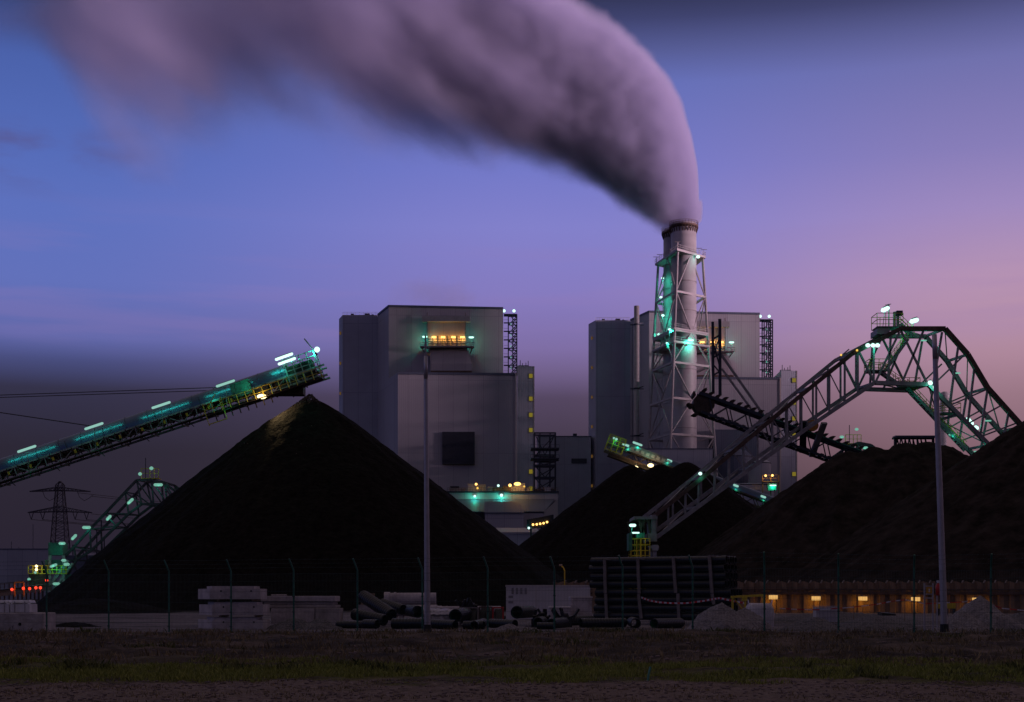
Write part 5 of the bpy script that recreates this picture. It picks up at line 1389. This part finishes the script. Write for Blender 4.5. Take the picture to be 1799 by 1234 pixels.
# scattered drain pipes
def pipe(label,a,b,r,green=False,m='pipe',group='scattered drain pipes'):
    a,b=Vector(a),Vector(b); d=(b-a); L=d.length; d.normalize(); u=Vector((0,0,1)) if abs(d.z)<.9 else Vector((1,0,0)); sx=d.cross(u).normalized(); sy=sx.cross(d)
    n=20; mb=MB(); prof=[(0,r*.86),(0,r)]; k=0.0
    while k<L: prof+=[(k+.02,r),(k+.05,r*1.05),(k+.10,r*1.05),(k+.13,r)]; k+=.16
    prof=[p for p in prof if p[0]<=L]; prof+=[(L,r),(L,r*.86)]
    for s,q in prof:
        for i in range(n): an=2*math.pi*i/n; mb.v.append(tuple(a+d*s+sx*q*math.cos(an)+sy*q*math.sin(an)))
    for j in range(len(prof)-1):
        for i in range(n): mb.f.append((j*n+i,j*n+(i+1)%n,(j+1)*n+(i+1)%n,(j+1)*n+i))
    o=mb.build('drain_pipe',m,loc=(a+b)/2,smooth=False); tag(o,label,'pipe',group)
    ib=MB().tube(a+d*.01,b-d*.01,r*.84,n=n,caps=False); ib.build('inner_lining','pipe_green' if green else 'black',o)
    return o
def on(px,Y): x=W(px,0,Y).x; return x, gz(x,Y)
def lay(label,px0,Y0,px1,Y1,r,green=False,z=None,z1=None):
    x0,g0=on(px0,Y0); x1,g1=on(px1,Y1); a=(x0,Y0,g0+r if z is None else z); b=(x1,Y1,g1+r if z1 is None else z1); return pipe(label,a,b,r,green)
lay('thick black pipe propped up steeply at the left of the jumble',638,68,688,66,.30,z=1.62,z1=.72)
lay('black pipe lying below the propped one, farthest left',622,66,676,65,.27,z=.75,z1=.48)
lay('thin black pipe on the ground at the left end of the jumble',592,63.5,650,63,.17)
lay('short black pipe showing its open end beside the propped pipe',640,62.5,663,62,.2)
lay('black pipe leaning across behind the propped one',672,69,708,68,.26,z=1.25,z1=.95)
lay('green lined pipe just left of the first lamp pole',734,64,716,70,.28,True,z=.9,z1=.9)
lay('black pipe on the ground just left of the first lamp pole',690,62.5,746,62,.24)
lay('black pipe on the ground right of the first lamp pole',760,63,800,62,.21)
lay('green lined pipe with its mouth toward the fence, middle of the jumble',800,64,824,70,.30,True,z=.72,z1=.78)
lay('short pipe lying in front of the rusty crate frame',815,62.3,850,62,.19)
lay('green lined pipe on the ground before the rusty crate frame',833,61.5,850,66,.2,True)
lay('black pipe on the ground left of the fourth post from the pipe stack',862,64,905,63,.21)
lay('black pipe with a wide mouth in front of the long white cabin',908,66,934,72,.30,True,z=.85,z1=.8)
lay('green lined pipe half hidden among the scrap',945,64,958,68,.24,True)
lay('short pipe pointing at the fence before the white cabin',969,62.5,992,65,.23)
lay('pale edged pipe under the left half of the pipe stack',1020,65,1098,66,.22)
lay('black pipe ring showing its mouth before the pipe stack',1117,62.5,1110,66.5,.235)
lay('green lined pipe before the middle of the pipe stack',1149,62.3,1196,64.5,.22,True)
lay('black pipe lying left of the pipe stack',985,68,1040,70,.24)
lay('stray black pipe far left in front of the slabs',944,61.2,976,61,.15)

# concrete pipes / beams on the ground behind
def beams():
    gp='pale concrete pipes behind the jumble'
    for lab,px0,px1,py,r,Y in (('upper pale concrete pipe behind the jumble',676,766,1053,.34,74),('lower pale concrete pipe behind the jumble',690,768,1073,.30,73.5),('pale beam running on behind the rusty crate frame',768,880,1071,.18,78)):
        a=W(px0,py,Y); b=W(px1,py-.5,Y); T=thing('concrete_pipe',lab,'pipe',(a+b)/2,gp)
        MB().tube(a,b,r,n=20).build('barrel','concrete',T,smooth=False)
        d=(b-a).normalized(); each(MB().tube(a-d*.02,a+d*.28,r*1.14,n=20).tube(a+d*.5,a+d*.62,r*1.1,n=20),'collar','concrete',T)
        for t in (.2,.8): q=a+(b-a)*t; MB().box(q.x-.1,q.x+.1,Y-.3,Y+.3,gz(q.x,Y)-.05,q.z-r*.98).build('bearer','concrete_dark',T)
beams()
def pallets():
    for lab,px,Y in (('upright stacked pallet left of the pale concrete pipe',646,72),):
        c=W(px,1063,Y); T=thing('pallet',lab,'pallet',(c.x,Y,c.z-.02))
        z=c.z
        m=MB()
        for i in range(4): x=c.x-.30+i*.2; m.box(x-.06,x+.06,Y,Y+.12,z,z+.62)
        for k in (0,.27,.52): m.box(c.x-.36,c.x+.36,Y+.12,Y+.2,z+k,z+k+.09)
        m.build('slats','wood',T)
        MB().box(c.x-.5,c.x+.5,Y-.1,Y+.5,gz(c.x,Y)-.05,z).build('support_crate','concrete_dark',T)
pallets()
def crate(label,px0,px1,py0,Y,m,fill):
    x0,x1=W(px0,0,Y).x,W(px1,0,Y).x; z1=W(0,py0,Y).z; z0=gz(x0,Y)
    T=thing('steel_crate',label,'crate',((x0+x1)/2,Y+.5,z0),'rusty crates among the pipes'); f=MB()
    for x in (x0,x1):
        for y in (Y,Y+1): f.bar((x,y,z0),(x,y,z1),.07)
    for z in (z0+.15,z1):
        for y in (Y,Y+1): f.bar((x0,y,z),(x1,y,z),.06)
        for x in (x0,x1): f.bar((x,Y,z),(x,Y+1,z),.06)
    f.build('frame',m,T); s=MB()
    for i in range(9):
        x=random.uniform(x0+.1,x1-.1); s.bar((x,Y+.2,z0+.2),(x+random.uniform(-.2,.2),Y+.8,z0+fill*random.uniform(.5,1)),.22,.16)
    s.build('contents','black',T)
crate('yellowish crate frame holding black fittings',808,840,1068,68,'timber',.9)
crate('red brown crate frame holding black fittings',866,884,1068,68,'red',.8)
crate('dark crate of scrap between the two open frames',842,864,1067,68.5,'rust',1.0)
def foil():
    x0,x1=W(740,0,65).x,W(796,0,65).x; m=MB(); n=18
    for i in range(n+1):
        for j in range(7):
            u,v=i/n,j/6; m.v.append((x0+(x1-x0)*u,65+.9*v,gz(x0,65)+.25+.62*math.sin(math.pi*min(1,max(0,.12+v*.8)))**.6+.07*nz3(u*9,v*5,0,1)))
    for i in range(n):
        for j in range(6): m.f.append((i*7+j,(i+1)*7+j,(i+1)*7+j+1,i*7+j+1))
    m.v.append((0,0,0)); m.v.pop(); m.box(x0+.05,x1-.05,65.05,65.8,gz(x0,65),gz(x0,65)+.55)
    tag(m.build('plastic_sheet',mat('crumpled_foil',(.35,.33,.40),.28,.2,var=.3,scale=6,bump=.8,bscale=5),loc=((x0+x1)/2,65.4,gz(x0,65)),smooth=True),'crumpled pale plastic sheet heaped right of the first lamp pole','plastic sheet')
foil()
def scrap():
    for lab,px,py,Y,n in (('tangle of black straps piled on the crates',826,1061,69,12),('tangle of dark scrap before the white cabin',946,1080,67,14),('upright bundle of dark offcuts left of the pipe stack',992,1079,66,10)):
        c=W(px,py,Y); m=MB()
        for i in range(n):
            a=c+Vector((random.uniform(-.4,.4),random.uniform(-.3,.3),-.25)); b=a+Vector((random.uniform(-.4,.4),random.uniform(-.2,.2),random.uniform(.1,.55))); m.bar(a,b,random.uniform(.08,.22),.1)
        m.box(c.x-.35,c.x+.35,Y-.3,Y+.3,gz(c.x,Y)-.03,c.z-.2)
        tag(m.build('scrap_bundle','black',loc=(c.x,Y,gz(c.x,Y))),lab,'scrap','bundles of scrap in the yard')
scrap()

# ------------------------------------------------------------------ stack of long black pipes with straps
def pipe_stack():
    A=W(1275,0,70); B_=W(1038,0,73.6); A.z=B_.z=0; d=(B_-A); L=d.length; d.normalize(); nrm=Vector((-d.y,d.x,0)); nrm=nrm if nrm.y>0 else -nrm
    r=.205; zb=W(0,1090,71.5).z; rows=8; cols=5; z0=zb+r
    gp='long black pipes strapped in one stack'; protos={}
    def one(name_r):
        mb=MB(); n=16; prof=[(0,r*.88),(0,r*1.03),(.25,r*1.03),(.3,r*.97)]; k=.3
        while k<L-.3: prof+=[(k+.28,r*.97),(k+.3,r),(k+.36,r),(k+.38,r*.97)]; k+=.42
        prof+=[(L,r*.97),(L,r*.85)]
        for s,q in prof:
            for i in range(n): an=2*math.pi*i/n; mb.v.append(tuple(d*s+nrm*q*math.cos(an)+Vector((0,0,q*math.sin(an)))))
        for j in range(len(prof)-1):
            for i in range(n): mb.f.append((j*n+i,j*n+(i+1)%n,(j+1)*n+(i+1)%n,(j+1)*n+i))
        o=mb.build('long_pipe','pipe'); MB().tube(d*.01,d*(L-.01),r*.86,n=n,caps=False).build('inner_lining','black',o); return o
    proto=one(0); first=True
    ordn=['top','second','third','fourth','fifth','sixth','seventh','bottom']; cn=['front','second','third','fourth','rear']
    for k in range(rows):
        for c in range(cols):
            if c>0 and 0<k<rows and c>2 and k>4: continue
            o=proto if first else copy_tree(proto); first=False
            gap=.10 if k<4 else 0
            o.location=A+nrm*(c*2.06*r)+Vector((0,0,z0+(rows-1-k)*2.02*r+ (.0 if k>=4 else .025)))+d*(random.uniform(-.05,.05)+(-.28 if k>=4 else 0))
            o.location.z -= .0
            tag(o,'black pipe in the %s row from the top, %s from the fence side'%(ordn[k],cn[c]) if k not in (0,7) else 'black pipe in the %s row of the stack, %s from the fence side'%(ordn[k],cn[c]),'pipe',gp)
    H=rows*2.02*r+.1
    def strap(label,px0,py0,px1,py1,name='strap',hook=True):
        Y=71.8; a=W(px0,py0,Y); t=(px0-1275)/(1038-1275); P=A+d*(L*t)-nrm*(r+.06); 
        za=CZ+(HY-py0)/FPX*P.y; zb_=CZ+(HY-py1)/FPX*P.y; P2_=A+d*(L*(px1-1275)/(1038-1275))-nrm*(r+.06)
        a=Vector((P.x,P.y,za)); b=Vector((P2_.x,P2_.y,zb_)); T=thing(name,label,'timber strap',b,'pale timber straps on the pipe stack')
        MB().bar(a,b,.17,.07,up=nrm).build('batten','timber',T)
        if hook: MB().bar(a+Vector((0,0,.03)),a+Vector((0,0,.03))+nrm*2.2,.13,.06).bar(a+Vector((0,0,.04)),a-d*.35+Vector((0,0,.0)),.05,.05).build('top_tie','timber',T)
    for lab,x0,y0,x1,y1 in (('leftmost pale strap on the upper half of the pipe stack',1067,984,1068.5,1043),('second pale strap on the upper half of the pipe stack',1127,983,1129,1043),('third pale strap on the upper half of the pipe stack',1189,981,1193,1042),('rightmost pale strap on the upper half of the pipe stack',1250.5,978,1255,1042)): strap(lab,x0,y0,x1,y1)
    for lab,x0,y0,x1,y1 in (('leftmost pale strap on the lower half of the pipe stack',1069,1044,1071,1089),('leaning pale strap on the lower half of the pipe stack',1128,1044,1133,1087),('pale strap below the third one, lower half of the stack',1197,1043,1198.5,1087),('short strap at the right end of the lower half',1255,1043,1258,1062)): strap(lab,x0,y0,x1,y1,hook=False)
    for px in (1060,1150,1240):
        t=(px-1275)/(1038-1275); q=A+d*(L*t); g_=gz(q.x,q.y); o=MB().bar(Vector((q.x,q.y,(g_+zb)/2))-nrm*.3,Vector((q.x,q.y,(g_+zb)/2))+nrm*2.1,.16,zb-g_+.02).build('timber_bearer','timber',loc=(q.x,q.y,g_)); tag(o,{1060:'timber bearer under the left end of the pipe stack',1150:'timber bearer under the middle of the pipe stack',1240:'timber bearer under the right end of the pipe stack'}[px],'timber','timber bearers under the pipes')
pipe_stack()

def tape():
    pts=[(1127,1050),(1140,1055),(1158,1058.5),(1180,1060),(1205,1060),(1230,1057),(1250,1053.5),(1264,1051),(1285,1055.5),(1310,1060.5)]
    P=[W(px,py,67.5-(px-1127)*.012) for px,py in pts]; m1,m2=MB(),MB(); k=0
    for a,b in zip(P,P[1:]):
        n=5
        for i in range(n):
            (m1 if k%2 else m2).bar(a+(b-a)*i/n,a+(b-a)*(i+1)/n,.012,.085); k+=1
    T=thing('barrier_tape','red and white barrier tape sagging across the pipe stack','barrier tape',P[0]); m1.build('red_stripe','red',T); m2.build('white_stripe','white',T)
    pts=[(1370,1069),(1400,1071),(1440,1071.5),(1500,1067),(1540,1062),(1565,1057),(1590,1054),(1625,1061),(1690,1058),(1720,1054),(1760,1069),(1800,1073),(1850,1070)]
    P=[W(px,py,66) for px,py in pts]; m1,m2=MB(),MB(); k=0
    for a,b in zip(P,P[1:]):
        n=6
        for i in range(n): (m1 if (k//2)%2 else m2).bar(a+(b-a)*i/n,a+(b-a)*(i+1)/n,.012,.05); k+=1
    T=thing('barrier_tape','long barrier tape strung over the mounds before the amber wall','barrier tape',P[0]); m1.build('red_stripe','red',T); m2.build('white_stripe','white',T)
    for px in (1500,1590,1720):
        q=W(px,{1500:1067,1590:1054,1720:1054}[px],66); o=MB().tube((q.x,66.05,gz(q.x,66)-.1),(q.x,66.05,q.z+.08),.02,n=6).build('tape_stake','wood',loc=(q.x,66,gz(q.x,66)))
        tag(o,{1500:'thin stake left of the low mound holding barrier tape',1590:'thin stake left of the sign holding barrier tape',1720:'thin stake behind the steep gravel mound holding barrier tape'}[px],'stake','stakes carrying the barrier tape')
tape()
def trestle():
    Y=64; f=MB(); z=gz(11,Y)
    T=thing('timber_trestle','yellowish timber trestle frame beside the white bulk bag','trestle',(W(1312,0,Y).x,Y,z))
    for px in (1287,1309,1341): x=W(px,0,Y).x; f.bar((x,Y,z),(x,Y,W(0,1049,Y).z),.09)
    f.bar(W(1284,1049,Y),W(1343,1046,Y),.1).bar(W(1287,1049,Y+.05),W(1309,1075,Y+.05),.05); f.build('frame','yellow',T)
    x=W(1313,0,Y).x; o=W(1307,0,Y)
    MB().box(o.x-.1,o.x+.14,Y-.1,Y+.1,W(0,1056,Y).z,W(0,1048,Y).z).build('bracket','yellow',T)
trestle()
def bigbag():
    Y=62.5; c=W(1338,1098,Y); H=W(0,1061,Y).z-gz(c.x,Y); m=MB(); n=28; rows=12; w_=.56
    for j in range(rows+1):
        t=j/rows; z=gz(c.x,Y)+H*t; k=1+.13*math.sin(math.pi*t)-(.12*(t-.85)/.15 if t>.85 else 0)
        for i in range(n):
            an=2*math.pi*i/n; q=1/max(abs(math.cos(an)),abs(math.sin(an)))**.75; m.v.append((c.x+w_*k*q*math.cos(an)*(1+.03*nz3(an*2,t*4,0,1))+.10*t*(0),Y+.55+w_*k*q*math.sin(an),z+(.05*nz3(an*3,5,0,1) if j==rows else 0)))
    for j in range(rows):
        for i in range(n): m.f.append((j*n+i,j*n+(i+1)%n,(j+1)*n+(i+1)%n,(j+1)*n+i))
    m.f.append(tuple(range(rows*n,rows*n+n)))
    T=m.build('bulk_bag',mat('woven_bag',(.50,.47,.50),.7,var=.15,scale=3,bump=.4,bscale=6),loc=(c.x,Y+.55,gz(c.x,Y)),smooth=True); tag(T,'bulging white bulk bag beside the gravel mounds','bulk bag')
    lp=MB()
    for sx in (-1,1): 
        x=c.x+sx*.5; lp.path([(x,Y+.2,gz(c.x,Y)+H*.85),(x+.06*sx,Y+.35,gz(c.x,Y)+H+.18),(x,Y+.6,gz(c.x,Y)+H*.9)],.022,5)
    lp.build('lifting_loop','white',T)
bigbag()
def cubes():
    Y=70; x0,x1=W(1434,0,Y).x,W(1473,0,Y).x; z1=W(0,1065.5,Y).z; z0=gz(x0,Y)
    T=thing('water_cube','caged white liquid container behind the low mound','container',((x0+x1)/2,Y+.5,z0))
    MB().box(x0+.04,x1-.04,Y+.04,Y+.96,z0+.15,z1-.05).build('tank','container',T); f=MB()
    for i in range(7): x=x0+(x1-x0)*i/6; f.bar((x,Y,z0),(x,Y,z1),.03); f.bar((x,Y,z1),(x,Y+1,z1),.03)
    for z in (z0+.08,z0+.4,z0+.7,z1): f.bar((x0,Y,z),(x1,Y,z),.03)
    f.build('cage','pole',T); MB().box(x0,x1,Y,Y+1,z0,z0+.12).build('pallet_base','wood',T)
cubes()
def sign():
    Y=57.0; gx=W(1632,0,Y).x; z=gz(gx,Y)-.1
    T=thing('sign_frame','yellow warning sign hung in a tall pale post frame','sign',(gx,Y,z)); 
    for px in (1624,1639): x=W(px,0,Y).x; MB().bar((x,Y,z),(x,Y,W(0,1025,Y).z),.055).build('post','pole',T)
    MB().bar(W(1624,1030,Y),W(1639,1030,Y),.04).bar(W(1624,1044,Y),W(1639,1044,Y),.04).bar(W(1624,1051,Y),W(1639,1051,Y),.05).build('rail','pole',T)
    a,b=W(1627,1043,Y),W(1637,1031.5,Y); S_=MB().box(a.x,b.x,Y-.04,Y-.02,a.z,b.z).build('sign_board',mat('sign_orange',(.55,.28,.02),.5,var=.1),T)
    MB().box((a.x+b.x)/2-.03,(a.x+b.x)/2+.03,Y-.046,Y-.041,(a.z+b.z)/2-.07,(a.z+b.z)/2+.06).build('pictogram','white',S_)
    Y=59.0; c=W(1648,0,Y)
    E=thing('fire_extinguisher_post','red cylinder on a thin stand beside the second lamp pole','fire extinguisher',(c.x,Y,gz(c.x,Y)))
    MB().lathe((c.x,Y,0),[(.001,W(0,1047,Y).z),(.10,W(0,1046,Y).z),(.105,W(0,1030,Y).z),(.06,W(0,1026.5,Y).z),(.03,W(0,1025,Y).z),(.001,W(0,1024.5,Y).z)],16).build('cylinder','red',E,smooth=True)
    MB().tube((c.x,Y+.12,gz(c.x,Y)-.1),(c.x,Y+.12,W(0,1022,Y).z),.03,n=8).build('stand','pole',E)
    MB().path([(c.x-.03,Y-.02,W(0,1025,Y).z),(c.x-.12,Y-.02,W(0,1023,Y).z),(c.x-.17,Y-.02,W(0,1030,Y).z),(c.x-.16,Y,W(0,1042,Y).z)],.016,6).build('hose','black',E)
    MB().box(c.x-.05,c.x+.10,Y-.05,Y+.05,W(0,1024.5,Y).z,W(0,1020,Y).z).build('valve','white',E)
    Y=74.0
    for lab,p0,p1 in (('yellow barrier board left of the second lamp pole foot',1645,1657),('yellow barrier board right of the second lamp pole',1660,1679)):
        a,b=W(p0,1072,Y),W(p1,1059,Y); T=thing('barrier_board',lab,'barrier',((a.x+b.x)/2,Y,a.z),'yellow barrier boards'); m=MB()
        MB().box(a.x,b.x,Y,Y+.06,a.z+.08,b.z).build('board','yellow',T); MB().box(a.x+.05,a.x+.12,Y-.15,Y+.2,a.z-.3,a.z+.08).box(b.x-.12,b.x-.05,Y-.15,Y+.2,a.z-.3,a.z+.08).build('foot','black',T)
    o=MB().prism([(W(1550,0,62).x,62),(W(1575,0,62).x,62.1),(W(1577,0,62).x,63.2),(W(1552,0,62).x,63)],W(0,1082,62).z,[W(0,1077,62).z,W(0,1079,62).z,W(0,1077.5,62).z,W(0,1075.5,62).z]).build('manhole_cover','black',loc=(W(1563,0,62).x,62.5,W(0,1082,62).z)); tag(o,'dark slab lying tilted on the low mound by the sign','slab')
sign()

# ------------------------------------------------------------------ lamp poles
def lamp_pole(label,pxb,pyb,pxt,pyt,Y,wb,wt,upper=None):
    b=W(pxb,pyb,Y); t=W(pxt,pyt,Y); zb=gz(b.x,Y)-.05; b.z=zb
    T=thing('lamp_pole',label,'lamp pole',b,'tall round metal poles by the fence')
    d=(t-b); m=MB(); rb,rt=wb/2/FPX*Y,wt/2/FPX*Y
    for i in range(12): m.tube(b+d*i/12,b+d*(i+1)/12,rb+(rt-rb)*i/12,rb+(rt-rb)*(i+1)/12,n=20,caps=(i==11))
    m.build('pole','pole',T,smooth=True)
    MB().tube(b,b+d.normalized()*.36,rb*1.25,n=20).build('base_sleeve','black',T)
    rg=MB()
    for i in range(1,9): q=b+d*i/9; rg.tube(q,q+Vector((0,0,.04)),(rb+(rt-rb)*i/9)*1.06,n=20)
    each(rg,'joint_ring','pole',T)
    if upper: 
        u=W(*upper,Y); MB().tube(t,u,rt*.55,rt*.45,n=12).build('upper_tube','steel',T)
    return T
lamp_pole('slim lamp pole in front of the big pointed heap',751,1112,748,626,55.0,11,6.5,(747.5,588))
lamp_pole('thicker leaning lamp pole in front of the coal ridge',1659.5,1112,1641.5,588,51.5,12,8.5)

# ------------------------------------------------------------------ fence
def fence():
    X0,Y0=-17.0,54.6; sl=(48.0-54.6)/(17.4+17.0)
    def fy(x): return Y0+sl*(x-X0)
    pxs=[-142,-30,82,191,297,406,516,628,742,857,974,1094,1217,1343,1473,1606,1741,1880]
    P=[]
    for px in pxs:
        u=(px-CX)/FPX; x=u*(Y0-sl*X0)/(1-u*sl); y=fy(x); P.append(Vector((x,y,gz(x,y)-.03)))
    T=thing('mesh_fence','green welded mesh fence with bent topped posts across the foreground','fence',(0,fy(0),gz(0,fy(0))))
    dirn=Vector((P[1].x-P[0].x,P[1].y-P[0].y,0)).normalized(); nrm=Vector((dirn.y,-dirn.x,0))
    for i,p in enumerate(P):
        top=p+Vector((0,0,2.42)); tip=top+Vector((-.16,-.12,.46)) if i<13 else top+Vector((-.06,-.25,.46))
        o=MB().path([p,top,tip],.034,8).build('post','green_post',T)
        cl=MB()
        for z in (.25,.8,1.4,2.0): cl.box(p.x-.05,p.x+.05,p.y-.06,p.y+.02,p.z+z,p.z+z+.04)
        each(cl,'clip','wire',o)
    for a,b in zip(P,P[1:]):
        m=MB(); L=(b-a); n=int(L.length/.055)
        for k in range(1,n): q=a+L*k/n+nrm*.035; m.bar(q+Vector((0,0,.06)),q+Vector((0,0,2.33)),.0052)
        for z in (.08,.42,.82,1.22,1.62,2.02,2.30): m.bar(a+nrm*.045+Vector((0,0,z)),b+nrm*.045+Vector((0,0,z)),.008)
        m.build('mesh_panel','wire',T)
    for t in (0.28,.62,.95):
        m=MB(); 
        pts=[p+Vector((0,0,2.42))+(Vector((-.16,-.12,.46)) if i<13 else Vector((-.06,-.25,.46)))*t for i,p in enumerate(P)]
        for a,b in zip(pts,pts[1:]):
            m.bar(a,b,.006); n=14
            for k in range(n): q=a+(b-a)*(k+.5)/n; m.bar(q+Vector((-.02,0,-.02)),q+Vector((.02,0,.02)),.006)
        m.build('barbed_wire','wire',T)
fence()
def stake():
    Y=30.5; b=W(1137.5,1210,Y); t=W(1143,1172,Y); z=gz(b.x,Y); b=Vector((b.x,27.4,gz(b.x,27.4)-.04)); b.x=(1137.5-CX)/FPX*27.4
    t=Vector(((1143-CX)/FPX*27.5,27.5,CZ+(HY-1172)/FPX*27.5))
    o=MB().path([b,b+(t-b)*.55+Vector((-.01,0,0)),t],.022,8).build('marker_stake','teal_metal',loc=b); tag(o,'short green stake leaning in the grass in the foreground','stake')
stake()
